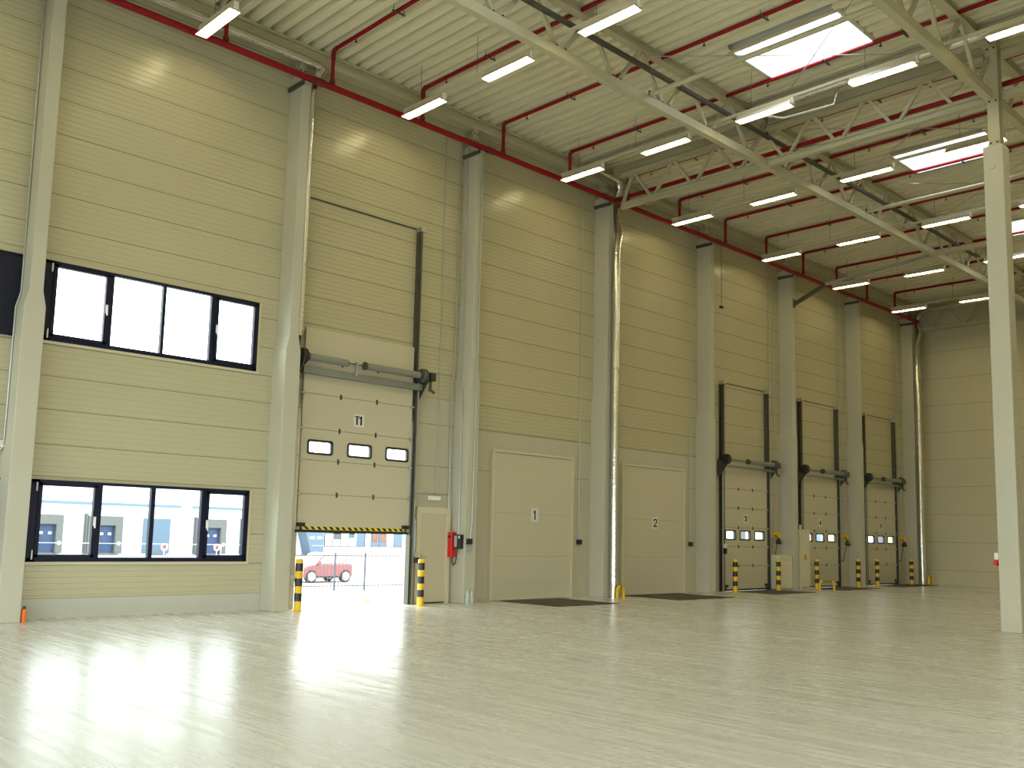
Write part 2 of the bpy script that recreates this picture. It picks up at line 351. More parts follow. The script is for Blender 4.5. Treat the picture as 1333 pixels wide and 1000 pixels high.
# ---------------------------------------------------------------- windows
def window(name, box, bars, label, sashes):
    x0, x1, z0, z1 = box
    r = thing(name, label, 'window', ((x0+x1)/2, 0, z0)); structure(r)
    f = MB(); w = .075
    f.box(x0, x1, -.035, .06, z0, z0+w).box(x0, x1, -.035, .06, z1-w*.7, z1).box(x0, x0+.12, -.035, .06, z0, z1).box(x1-.06, x1, -.035, .06, z0, z1)
    for x, hw in bars: f.box(x-hw, x+hw, -.03, .06, z0+w, z1-w*.7)
    f.build('window_frame', 'navy', r)
    edges = [x0+.12]+[v for x, hw in bars for v in (x-hw, x+hw)]+[x1-.06]
    for i in range(0, len(edges), 2):
        a, c = edges[i], edges[i+1]
        if i//2 in sashes:
            sf = MB(); t = .05
            sf.box(a-.01, c+.01, -.055, .03, z0+w-.02, z0+w+t).box(a-.01, c+.01, -.055, .03, z1-w*.7-t, z1-w*.7+.01).box(a-.01, a+t, -.055, .03, z0+w, z1-w*.7).box(c-t, c+.01, -.055, .03, z0+w, z1-w*.7)
            so = sf.build('sash', 'navy', r); a += t; c -= t
            hx = c+.03 if i == 0 else a-.03; zz = (z0+z1)/2
            h = MB(); h.box(hx-.02, hx+.02, -.075, -.055, zz-.07, zz+.09); h.beam((hx, -.085, zz+.05), (hx, -.10, zz-.11), .028, .02); h.build('sash_handle', 'white', so, 'white window handle')
            if i == 0:
                hg = MB(); hg.box(a-t-.055, a-t-.035, -.06, -.035, z0+.04, z0+.2).box(a-t-.055, a-t-.035, -.06, -.035, z1-.2, z1-.05); hg.build('hinge', 'white', so, 'white hinge covers')
            MB().box(a, c, .0, .006, z0+w+t, z1-w*.7-t).build('pane', 'glass', so)
        else:
            MB().box(a, c, .01, .016, z0+w, z1-w*.7).build('pane', 'glass', r)
    MB().box(x0-.02, x1+.06, -.03, .0, z0-.05, z0).box(x1, x1+.06, -.012, 0, z0, z1+.0).build('window_trim', 'frame', r, 'cream trim strip')
    return r
window('window_1', WIN_L, [(-3.51, .05), (-2.52, .04), (-1.51, .05)], 'long low navy-framed window of four panes, loading bays outside', (0, 3))
window('window_2', WIN_U, [(-3.575, .05), (-2.56, .03), (-1.55, .05)], 'long high navy-framed window of four blank white panes', (0, 3))
def infill(name, x0, x1, z0, z1, label):
    r = thing(name, label, 'window', ((x0+x1)/2, 0, z0)); structure(r)
    MB().box(x0, x1, -.03, -.004, z0, z1).build('infill_panel', 'navy_panel', r)
    MB().box(x0, x1, -.045, -.004, z0, z0+.05).box(x0, x1, -.045, -.004, z1-.05, z1).box(x1-.05, x1, -.045, -.004, z0, z1).build('window_frame', 'navy', r)
infill('window_3', -8.6, -4.70, 4.76, 6.19, 'dark navy infill at the left edge level with the high window')
infill('window_4', -8.6, -4.66, .96, 2.36, 'dark navy infill sliver at the left edge level with the low window')
# side door beside the roller door
d = thing('door_1', 'plain cream personnel door between the half-raised door and the red box', 'door', (4.3, 0, 0)); structure(d)
MB().box(3.72, 3.84, -.07, .0, 0, 2.2).box(4.62, 4.74, -.07, .0, 0, 2.2).box(3.84, 4.62, -.07, .0, 2.06, 2.2).build('door_frame', 'frame', d)
MB().box(3.84, 4.62, -.045, -.002, .03, 2.06).build('door_leaf', 'door_flat', d)
MB().box(3.84, 4.62, -.05, -.01, .004, .03).build('threshold', 'black', d, 'dark threshold strip')
h = MB(); h.box(3.89, 3.92, -.055, -.045, .95, 1.12); h.tube([(3.905, -.05, 1.06), (3.905, -.10, 1.06), (4.02, -.10, 1.06)], .011, 8); h.build('door_handle', 'grey', d, 'grey lever handle')
# ---------------------------------------------------------------- wall columns
def column_mesh():
    r = thing('concrete_column', '', 'column', (0, 0, 0))
    wl, wu = .174, .112
    MB().prism([(-wl, 0), (wl, 0), (wl, 5.24), (wu, 5.52), (wu, 11.15), (-wu, 11.15), (-wu, 5.52), (-wl, 5.24)], 'y', -.50, 0).build('shaft', 'column', r, bevel=.012)
    s = MB(); s.box(-.085, .085, -.30, -.285, 11.17, 11.60).box(-.085, .085, -.14, -.125, 11.17, 11.60).box(-.006, .006, -.285, -.14, 11.17, 11.60).box(-.10, .10, -.315, -.11, 11.15, 11.17)
    st = s.build('steel_stub', 'steel', r, 'cream steel stub carrying the roof beam')
    bl = MB()
    for z in (11.30, 11.48):
        for x in (-.05, .05): bl.lathe((x, -.30, z), [(.018, -.018), (.018, 0)], 8, axis='y')
    bl.build('bolt', 'black', st)
    return r
col_labels = {
    0: 'tall pale concrete column at the left edge, left of the two navy windows',
    1: 'tall pale concrete column between the navy windows and the half-raised door T1',
    2: 'tall pale concrete column with the socket box and two bottles at its foot',
    3: 'tall pale concrete column beside the thick foil pipe between doors 1 and 2',
    4: 'tall pale concrete column between doors 2 and 3',
    5: 'tall pale concrete column between doors 3 and 4, cream cabinet at its left foot',
    6: 'tall pale concrete column between doors 4 and 5',
    7: 'tall pale concrete column in the far corner, right of door 5'}
col = column_mesh(); col.location = (-5, 0, 0); col['label'] = col_labels[0]; col['group'] = 'wall columns'
for n in range(1, 8): copy_tree(col, (BAY*(n-1), 0, 0), col_labels[n])
# free column in the hall
fc = thing('concrete_column', 'free-standing square concrete column in front, at the right edge', 'column', (9.875, -10.68, 0))
MB().box(9.70, 10.05, -10.87, -10.49, 0, 9.66).build('shaft', 'column', fc, bevel=.015)
s = MB(); s.box(9.77, 9.79, -10.80, -10.58, 9.66, 11.97).box(9.99, 10.01, -10.80, -10.58, 9.66, 11.97).box(9.79, 9.99, -10.70, -10.68, 9.66, 11.97).box(9.74, 10.03, -10.83, -10.55, 9.66, 9.685)
st = s.build('steel_stub', 'steel', fc, 'cream steel upper column')
bl = MB()
for y in (-10.75, -10.63):
    for z in (9.74, 10.62, 11.75): bl.lathe((9.77, y, z), [(.018, -.02), (.018, 0)], 8, axis='x')
bl.build('bolt', 'black', st)
MB().lathe((9.70, -10.66, 9.23), [(.055, -.014), (.06, 0)], 20, axis='x').build('round_cap', 'column', fc)
# red and white power socket on the far face of the free column
so = thing('power_socket', 'small red and white power socket box on the free-standing column', 'socket', (9.80, -10.49, 1.27))
MB().box(9.76, 9.88, -10.49, -10.40, 1.37, 1.50).build('socket_box', 'white', so, 'white socket box')
MB().tube([(9.82, -10.43, 1.37), (9.82, -10.40, 1.26)], .05, 12).build('plug_socket', 'fire_red', so, 'red socket body')
# ---------------------------------------------------------------- roof trusses
def chord_truss(name, label, x0, x1, y, nb, xh0):
    """long truss along x: low nodes between high nodes"""
    t = thing(name, label, 'truss', ((x0+x1)/2, y, 10.67))
    bc = MB(); bc.box(x0, x1, y-.075, y+.075, 10.67, 10.69).box(x0, x1, y-.075, y+.075, 10.84, 10.86).box(x0, x1, y-.075, y-.055, 10.69, 10.84).box(x0, x1, y+.055, y+.075, 10.69, 10.84)
    gus = bc
    MB().box(x0, x1, y-.09, y+.09, 11.78, 11.80).box(x0, x1, y-.012, y+.012, 11.80, 11.94).box(x0, x1, y-.09, y+.09, 11.94, 11.96).build('top_chord', 'steel', t)
    p = 5/3.0; k = math.ceil((x0-xh0)/p)
    while xh0+(k+1)*p < x1:
        hx = xh0+k*p; lx = hx+p/2
        MB().beam((hx+.05, y, 11.78), (lx-.09, y, 10.86), .07, .075).build('web_member', 'steel', t)
        MB().beam((lx+.09, y, 10.86), (hx+p-.05, y, 11.78), .07, .075).build('web_member', 'steel', t)
        for q in (-.12, .12): gus.lathe((lx+q, y-.02, 10.86), [(.035, 0), (.035, .05), (.02, .06)], 8, m=1)
        k += 1
    bc.build('bottom_chord', ['steel', 'black'], t)
    return t
chord_truss('roof_truss', 'long cream lattice truss running through the ceiling between dock wall and free column', XL+.02, XR-.02, -5.42, 0, 0.0)
chord_truss('roof_truss', 'long cream lattice truss resting on the free-standing column', XL+.02, XR-.02, -10.62, 0, 0.0)
def cross_truss(label, x, ya, yb, top=True, step=1.325, y0=-.02):
    t = thing('roof_truss', label, 'truss', (x, (ya+yb)/2, 10.67))
    for (a, c) in ([(ya, -5.345), (-5.495, -10.545), (-10.85, yb)] if x < 30 else [(ya, -5.33), (-5.51, -10.52), (-10.72, yb)]):
        MB().box(x-.075, x+.075, c, a, 10.67, 10.69).box(x-.075, x+.075, c, a, 10.81, 10.83).box(x-.02, x+.02, c, a, 10.69, 10.81).build('bottom_chord', 'steel', t)
        MB().box(x-.09, x+.09, c+.03, a, 11.55, 11.68).build('top_chord', 'steel', t)
    k = 0; y = y0
    while y-step > yb:
        l = y-step/2
        if abs(l+5.42) > .1 and not (-10.85 < l < -10.5):
            if not (y < -10.3 and y > -10.9) and not (x < 30 and k == 0): MB().beam((x, y-.06, 11.56), (x, l+.08, 10.83), .07, .07).build('web_member', 'steel', t)
            if not (y-step < -10.3 and y-step > -10.9): MB().beam((x, min(l-.08, ya-.04), 10.83), (x, y-step+.06, 11.56), .07, .07).build('web_member', 'steel', t)
        y -= step; k += 1
    return t
cross_truss('cream lattice truss from the foil-pipe column out to the free-standing column', 9.93, -.95, YN+.05)
cross_truss('cream lattice truss along the far end wall', 30.62, -.5, YN+.05, y0=-.32)
t = thing('roof_beam', 'deep cream roof beam above the truss that reaches the free-standing column', 'beam', (9.93, -10, 11.7))
MB().box(9.84, 10.02, -5.33, -.66, 11.70, 11.72)  .box(9.92, 9.94, -5.33, -.66, 11.72, 11.94).build('near_span', 'steel', t)
MB().box(9.84, 10.02, -10.5, -5.51, 11.70, 11.72).box(9.92, 9.94, -10.5, -5.51, 11.72, 11.94).build('far_span', 'steel', t)
# bracing tubes between the long trusses
for x, z, w, lab in ((5.25, 10.90, .055, 'cream bracing tube crossing below the first skylight'), (15.2, 10.90, .055, 'pale bracing tube between the trusses behind the second skylight'), (-4.8, 10.9, .055, 'cream bracing tube above and behind the viewer')):
    t = thing('bracing_tube', lab, 'tube', (x, -8, z)); MB().tube([(x, -5.50, z), (x, -10.54, z)], w, 12).build('pipe', 'steel', t)
    MB().box(x-.05, x+.05, -5.50, -5.47, 10.86, 10.97).box(x-.05, x+.05, -10.57, -10.54, 10.86, 10.97).build('end_plate', 'black', t)
t = tag(MB().box(19.93, 20.07, -10.54, -5.50, 10.70, 10.84).build('tie_beam', 'steel'), 'cream tie beam between the trusses, left of the free-standing column', 'beam')
# knee brace and strut at the column between doors 3 and 4
t = thing('knee_brace', 'grey steel knee brace with strut rising from the column between doors 3 and 4', 'brace', (20, -.5, 9.9))
MB().beam((20.12, -.52, 9.95), (20.0, -1.75, 10.42), .10, .12).build('diagonal', 'galv_dark', t)
MB().beam((20.0, -1.72, 10.42), (20.0, -5.33, 10.74), .09, .09).build('strut', 'galv', t)
MB().box(20.02, 20.14, -.53, -.502, 9.8, 10.1).build('base_plate', 'galv_dark', t)
# wind-bracing rods under the roof
nm = {5: 'at the first skylight', 10: 'at the second skylight', 15: 'before the third skylight'}
for x in (5, 10, 15):
    for a, c, w in ((-5.5, -10.5, 'left end on near truss'), (-10.5, -5.5, 'left end on far truss')):
        tag(MB().tube([(x+.2, a, 11.72), (x+4.8, c, 11.72 if a > c else 11.70)], .011, 8).build('bracing_rod', 'galv'), 'thin bracing rod %s, %s' % (nm[x], w), 'rod', 'roof bracing rods')
# dark cable tray beside the long truss
tag(MB().box(XL+.3, 24, -5.60, -5.52, 11.33, 11.41).build('cable_tray', 'tray'), 'dark cable tray running along inside the long ceiling truss', 'cable tray')
# ---------------------------------------------------------------- red sprinkler system
PY, PZ = -.527, 11.07
sp = thing('sprinkler_main_pipe', 'thick red sprinkler main along the top of the dock wall', 'pipe', (8, PY, PZ))
MB().tube([(XL+.1, PY, PZ), (30.3, PY, PZ)], .07, 14).build('pipe', 'red', sp)
for n in range(-1, 7):
    MB().tube([(n*5+.16, PY, PZ), (n*5+.38, PY, PZ)], .085, 14).build('coupling', 'dark_red', sp, 'dark red coupling')
cr = thing('sprinkler_cross_pipe', 'red sprinkler pipe along the truss to the free-standing column', 'pipe', (10.12, -10, PZ))
MB().tube([(10.12, PY-.075, PZ), (10.12, YN+.1, PZ)], .055, 12).build('pipe', 'red', cr)
MB().tube([(10.12, PY-.075, PZ), (10.12, PY-.2, PZ)], .075, 12).build('coupling', 'dark_red', cr, 'dark red coupling')
for y in (-8.67, -12.3): MB().tube([(10.12, y, PZ), (10.12, y-.12, PZ)], .07, 12).build('coupling', 'dark_red', cr)
def branch():
    r = thing('sprinkler_branch', '', 'pipe', (0, 0, 0))
    MB().tube([(0, PY, PZ+.072), (0, PY, 11.80)], .043, 10).build('riser', 'red', r)
    MB().tube([(0, PY, 11.80), (0, PY, 11.875), (0, PY-.05, 11.915), (0, PY-.12, 11.915)], .05, 10).build('elbow', 'dark_red', r, 'dark red elbow')
    MB().tube([(0, PY-.12, 11.915), (0, YN+.3, 11.915)], .043, 10).build('branch_pipe', 'red', r)
    MB().tube([(0, PY, PZ+.072), (0, PY, PZ+.15)], .062, 10).build('coupling', 'dark_red', r, 'dark red collar'); MB().tube([(0, PY, 11.72), (0, PY, 11.79)], .055, 10).build('coupling', 'dark_red', r, 'dark red collar')
    for y in (-1.35, -3.95, -6.5, -9.1, -11.7, -14.3):
        MB().tube([(0, y, 11.875), (0, y, 11.80)], .012, 8).lathe((0, y, 11.79), [(.03, 0), (.03, .012)], 10).build('sprinkler_head', 'black', r, 'small dark sprinkler head')
    for y in (-2.8, -7.9, -9.6, -13.0):
        MB().box(-.16, .16, y-.02, y+.02, 11.855, 11.872).tube([(.13, y, 11.86), (.13, y, 11.965)], .008, 6).tube([(-.13, y, 11.86), (-.13, y, 11.965)], .008, 6).build('pipe_hanger', 'galv_dark', r, 'grey pipe hanger')
    return r
brl = {-2: 'over the left part of the window bay', -1: 'over the middle of the window bay, behind the first lamp', 0: 'just right of the column between windows and door T1',
       1: 'in the middle of the bay of door T1', 2: 'just right of the column with two bottles', 3: 'in the middle of the bay of door 1', 4: 'just right of the foil-pipe column',
       5: 'in the middle of the bay of door 2', 6: 'just right of the column between doors 2 and 3', 7: 'in the middle of the bay of door 3', 8: 'just right of the column with the knee brace',
       9: 'in the middle of the bay of door 4', 10: 'just right of the column between doors 4 and 5', 11: 'in the middle of the bay of door 5'}
br = branch(); br['group'] = 'sprinkler branches'
for i, k in enumerate(range(-2, 12)):
    loc = (.6+2.5*k+(.12 if k > 1 else 0), 0, 0); lab = 'red sprinkler branch '+brl[k]
    if i == 0: br.location = loc; br['label'] = lab
    else: copy_tree(br, loc, lab)
def bracket():
    r = thing('pipe_bracket', '', 'bracket', (0, 0, 0))
    MB().box(-.165, -.115, -.60, -.005, 10.86, 10.95).build('arm', 'galv_dark', r)
    MB().box(-.18, .10, -.56, -.505, 10.93, 10.965).tube([(-.03, PY, PZ-.105), (-.03, PY, PZ+.09)], .012, 6).build('pipe_clamp', 'galv', r)
    return r
bk = bracket(); bk['group'] = 'sprinkler main brackets'
bln = {0: 'the left-edge column', 1: 'the column between windows and door T1', 2: 'the column with two bottles', 3: 'the foil-pipe column', 4: 'the column between doors 2 and 3', 5: 'the knee-brace column', 6: 'the column between doors 4 and 5', 7: 'the far corner column'}
for n in range(8):
    lab = 'grey bracket holding the red main on '+bln[n]
    if n == 0: bk.location = (-5, 0, 0); bk['label'] = lab
    else: copy_tree(bk, (5*(n-1), 0, 0), lab)
# ---------------------------------------------------------------- lamps
rows = {-1: -2.53, 0: 2.42, 1: 7.71, 2: 12.60, 3: 17.62, 4: 22.50, 5: 27.42}
rown = {-2: 'beyond the left edge', -3: 'behind the viewer', -1: 'over the window bay', 0: 'over door T1', 1: 'over door 1', 2: 'over door 2', 3: 'over door 3', 4: 'over door 4', 5: 'over door 5'}
rows[-2] = -7.5; rows[-3] = -12.5
ordn = ['closest to the dock wall', 'second from the dock wall', 'third from the dock wall', 'fourth from the dock wall', 'fifth from the dock wall', 'sixth from the dock wall', 'seventh from the dock wall', 'eighth from the dock wall']
LZ, LL, LP, LY = 10.90, 1.33, 2.64, .76
def luminaire():
    r = thing('strip_light', '', 'lamp', (0, 0, LZ))
    b = MB(); y0, y1 = 0, -LL; o, t, hh = .118, .05, .105
    prof = [(-o, LZ), (-t, LZ+hh), (t, LZ+hh), (o, LZ)]; ins = [(-o+.006, LZ), (-t+.004, LZ+hh-.008), (t-.004, LZ+hh-.008), (o-.006, LZ)]
    for i in range(3):
        (a, c), (d, e) = prof[i], prof[i+1]; b.add([(a, y0, c), (a, y1, c), (d, y1, e), (d, y0, e)], [(0, 1, 2, 3)], 0)
        (a, c), (d, e) = ins[i], ins[i+1]; b.add([(a, y0-.006, c), (d, y0-.006, e), (d, y1+.006, e), (a, y1+.006, c)], [(0, 1, 2, 3)], 1)
    for y, q in ((y0, -.006), (y1, .006)):
        b.add([(u, y, z) for u, z in prof], [(0, 1, 2, 3)], 0); b.add([(u, y+q, z) for u, z in ins], [(0, 1, 2, 3)], 1)
    b.build('reflector', ['lamp_out', 'enamel'], r, fix=False)
    MB().box(-.045, .045, 0, y1, LZ+hh, LZ+.16).build('housing', 'lamp_out', r); MB().box(-.04, .04, y1-.005, y1-.05, LZ+.03, LZ+.15).build('end_cap', 'enamel', r)
    for x in (-.042, .042): MB().tube([(x, -.04, LZ+.045), (x, y1+.04, LZ+.045)], .013, 6, cap=False).build('fluorescent_tube', 'tube', r, 'glowing fluorescent tube')
    return r
lum = luminaire(); first = True
for n in sorted(rows):
    x = rows[n]
    rl = thing('lamp_rail', 'cream lighting rail of the lamp row '+rown[n], 'rail', (x, -10, LZ+.16), 'lighting rails')
    MB().box(x-.03, x+.03, -20.6, -.70, LZ+.161, LZ+.22).build('rail', 'lamp_out', rl)
    w = [MB().tube([(x, -y, LZ+.22), (x, -y, 11.97)], .005, 5).build('suspension_wire', 'galv_dark', rl) for y in (1.3, 3.15, 6.4, 9.0, 12.2, 15.2, 18.4)]
    for k in range(8):
        lab = 'glowing strip light in the lamp row %s, %s' % (rown[n], ordn[k]); loc = (x, -(LY+LP*k), LZ)
        if first: lum.location = loc; lum['label'] = lab; lum['group'] = 'strip lights'; first = False
        else: copy_tree(lum, loc, lab)
# ---------------------------------------------------------------- skylights
skn = ['large square skylight nearest the viewer, crossed by a bracing tube', 'square skylight left of the free-standing column', 'skylight farther off, right of the free-standing column', 'skylight overhead behind the viewer', 'skylight overhead far behind the viewer']
for (a, c), lab in zip(SKY, skn):
    s = thing('skylight', lab, 'skylight', ((a+c)/2, (SY0+SY1)/2, ZR), 'roof skylights'); zt = 12.62
    MB().box(a-.04, a, SY0, SY1, ZR-.005, zt).box(c, c+.04, SY0, SY1, ZR-.005, zt).box(a-.04, c+.04, SY0-.04, SY0, ZR-.005, zt).box(a-.04, c+.04, SY1, SY1+.04, ZR-.005, zt).build('curb', 'white', s, 'white inner curb')
    MB().box(a-.11, a-.04, SY0-.1, SY1+.1, ZR-.008, ZR+.05).box(c+.04, c+.11, SY0-.1, SY1+.1, ZR-.008, ZR+.05).box(a-.04, c+.04, SY0-.1, SY0-.04, ZR-.008, ZR+.05).box(a-.04, c+.04, SY1+.04, SY1+.1, ZR-.008, ZR+.05).build('frame', 'lamp_out', s, 'brownish frame at the deck')
    MB().box(a-.02, c+.02, SY0-.02, SY1+.02, zt, zt+.012).build('dome_pane', 'opal', s)
# ---------------------------------------------------------------- foil-wrapped pipes
def foil(label, path, r, bands=True, nm='foil_wrapped_pipe'):
    t = thing(nm, label, 'pipe', path[-1]); b = MB().tube(path, r, 18)
    if bands:
        z = .35
        zs = sorted((path[-1][2], path[-2][2]))
        while z < zs[1]: b.tube([(path[-1][0], path[-1][1], z), (path[-1][0], path[-1][1], z+.02)], r+.012, 16, cap=True); z += .55+.35*random.random()
    b.build('pipe', 'foil', t)
    return t
foil('thick silver foil-wrapped downpipe right of the column between doors 1 and 2', [(9.07, -20.5, 11.75), (9.07, -.85, 11.75), (9.12, -.62, 11.75), (9.3, -.5, 11.75), (10.25, -.45, 11.75), (10.4, -.45, 11.70), (10.45, -.44, 11.5), (10.44, -.335, 11.2), (10.44, -.335, 10.75), (10.30, -.56, 10.1), (10.12, -.625, 9.7), (10.12, -.625, .0)], .112)
foil('silver foil-wrapped downpipe in the far corner beside the end wall', [(30.15, -10.4, 11.55), (30.2, -.9, 11.55), (30.60, -.45, 11.45), (30.62, -.42, 10.9), (30.38, -.62, 10.5), (29.96, -.64, 10.0), (29.96, -.64, 0.0)], .118)
foil('silver foil-wrapped pipe along the top of the window bay turning down at the column', [(-9, -.405, 11.51), (.30, -.405, 11.51), (.42, -.39, 11.45), (.30, -.33, 11.1), (.24, -.31, 10.8), (.24, -.31, 5.6)], .078, False)
foil('short crooked foil-wrapped pipe under the roof near the foil-pipe truss', [(9.22, -5.9, 11.62), (9.45, -6.2, 11.55), (9.55, -7.4, 11.55), (9.55, -7.5, 11.9)], .045, False)
def guard(label, p0, p1, h, r=.04, stripes=4):
    p0, p1 = Vector(p0), Vector(p1); d = (p1-p0).normalized(); up = Vector((0, 0, 1)); b = .1
    t = thing('pipe_guard', label, 'guard', (p0+p1)/2)
    MB().tube([p0, p0+up*(h-b), p0+up*(h-.03)+d*.03, p0+up*h+d*b, p1+up*h-d*b, p1+up*(h-.03)-d*.03, p1+up*(h-b), p1], r, 12).build('hoop', 'yellow', t)
    L = (p1-p0).length-2*b
    for i in range(stripes):
        a = p0+up*h+d*(b+L*(i+.25)/stripes); c = p0+up*h+d*(b+L*(i+.7)/stripes)
        MB().tube([a, c], r+.003, 12).build('black_stripe', 'post_black', t, 'black stripe')
    for p in (p0, p1): MB().lathe(p, [(.075, 0), (.075, .012)], 14).build('foot_plate', 'yellow', t)
    return t
guard('small yellow hoop guard at the foot of the foil pipe between doors 1 and 2', (10.03, -.82, 0), (10.30, -.82, 0), .31, .045, 2)
guard('small yellow hoop guard at the foot of the corner foil pipe', (30.02, -.84, 0), (30.38, -.84, 0), .30, .045, 2)
guard('low yellow and black hoop barrier on the floor in front of door 4', (20.34, -1.17, 0), (20.92, -1.39, 0), .31, .036, 5)
# ---------------------------------------------------------------- dock plates in the floor
for (x0, x1, y0, y1, lab) in ((6.30, 8.45, -2.10, -.24, 'dark dock plate set in the floor before door 1'), (11.15, 13.70, -2.02, -.20, 'dark dock plate set in the floor before door 2'), (16.55, 18.95, -1.72, -.22, 'dark dock plate set in the floor before door 3'), (21.35, 24.05, -1.50, -.22, 'dark dock plate set in the floor before door 4'), (26.5, 29.85, -1.28, -.22, 'dark dock plate set in the floor before door 5')):
    t = thing('dock_plate', lab, 'dock plate', ((x0+x1)/2, (y0+y1)/2, 0), 'dock plates')
    MB().box(x0, x1, y0, y1, 0, .012).build('deck_plate', 'mat_dark', t)
    MB().box(x0-.04, x0, y0-.04, y1, 0, .01).box(x1, x1+.04, y0-.04, y1, 0, .01).box(x0, x1, y0-.04, y0, 0, .01).build('edge_frame', 'rubber', t)
# ---------------------------------------------------------------- bollards
def bollard():
    r = thing('bollard', '', 'bollard', (0, 0, 0)); h = 1.03
    MB().lathe((0, 0, 0), [(.075, 0), (.075, h-.02), (.06, h)], 20).build('post', 'yellow', r)
    for z in (.20, .495, .79): MB().lathe((0, 0, z), [(.077, 0), (.077, .155)], 20).build('black_band', 'post_black', r, 'black band')
    MB().lathe((0, 0, 0), [(.12, 0), (.12, .012)], 20).build('base_plate', 'yellow', r)
    return r
bs = [(.33, -.59, 'left of the half-raised door T1'), (3.47, -.59, 'right of the half-raised door T1, before the personnel door'), (16.08, -.60, 'left of door 3'), (18.56, -.66, 'right of door 3, before the cream cabinet'),
      (21.32, -.55, 'left of door 4, behind the low hoop barrier'), (24.55, -.50, 'right of door 4'), (26.0, -.55, 'left of door 5'), (29.2, -.50, 'right of door 5, near the corner foil pipe')]
bo = bollard(); bo['group'] = 'striped bollards'
for i, (x, y, w) in enumerate(bs):
    lab = 'yellow and black striped bollard '+w
    if i == 0: bo.location = (x, y, 0); bo['label'] = lab
    else: copy_tree(bo, (x, y, 0), lab)
# ---------------------------------------------------------------- loading doors
def sign_on(parent, body, x, z, y, w=.24, h=.27, size=.27):
    s = MB().box(x-w/2, x+w/2, y-.006, y, z-h/2, z+h/2).build('number_sign', 'sign', parent, 'white board with black '+body)
    if '1' in body:
        k = size*.37; b = MB(); x1 = x+(.058 if body == 'T1' else .008)
        b.prism([(x1-.022, z-k), (x1+.022, z-k), (x1+.022, z+k), (x1-.010, z+k), (x1-.062, z+k*.62), (x1-.062, z+k*.36), (x1-.022, z+k*.52)], 'y', y-.009, y-.006)
        if body == 'T1':
            x0 = x-.052; b.box(x0-.06, x0+.06, y-.009, y-.006, z+k*.76, z+k).box(x0-.022, x0+.022, y-.009, y-.006, z-k, z+k*.76)
        b.build('lettering', 'ink', s); return
    k, hw, t = size*.37, size*.22, .040
    P = {'2': [(-1, .55), (-.75, .9), (0, 1), (.75, .9), (1, .5), (.75, .1), (-1, -1), (1, -1)],
         '3': [(-1, .65), (-.6, .95), (.2, 1), (.85, .75), (.85, .3), (.3, .05), (-.3, .05), (.3, .05), (.95, -.2), (.95, -.7), (.3, -1), (-.5, -.98), (-1, -.65)],
         '4': [(.45, -1), (.45, 1), (-1, -.42), (1, -.42)],
         '5': [(.9, 1), (-.75, 1), (-.9, .1), (-.2, .3), (.6, .2), (1, -.3), (.75, -.8), (0, -1), (-.6, -.95), (-1, -.65)]}[body]
    q = [Vector((x+u*hw, y-.0075, z+v*(k-t/2))) for u, v in P]; b = MB()
    for a, c in zip(q[:-1], q[1:]): b.beam(a, c, .003, t, up=(0, 0, 1)) if abs((c-a).normalized().z) < .98 else b.box(a.x-t/2, a.x+t/2, a.y-.0015, a.y+.0015, min(a.z, c.z), max(a.z, c.z))
    for a in q: b.lathe(a, [(t/2, -.0015), (t/2, .0015)], 12, axis='y')
    b.build('lettering', 'ink', s)
def closed_door(x0, x1, body, label, sz):
    r = thing('loading_door', label, 'door', ((x0+x1)/2, 0, 0)); zt = 3.66
    MB().box(x0+.02, x1-.03, -.075, -.004, .01, zt-.01).build('leaf', 'door', r, bevel=.006)
    MB().box(x0-.06, x0+.02, -.10, -.004, 0, zt).box(x1-.03, x1+.02, -.10, -.004, 0, zt).box(x0-.06, x1+.02, -.10, -.004, zt, zt+.05).build('edge_frame', 'frame', r)
    s = MB()
    for z in (1.08, 2.15): s.box(x0+.03, x1-.04, -.0765, -.07, z-.006, z+.006)
    s.build('panel_joint', 'grey', r)
    sign_on(r, body, (x0+x1)/2+.02, sz, -.076, .26, .34, .33)
closed_door(6.10, 9.03, '1', 'large closed cream loading door with a black 1', 2.13)
closed_door(11.17, 14.12, '2', 'large closed cream loading door with a black 2', 2.06)
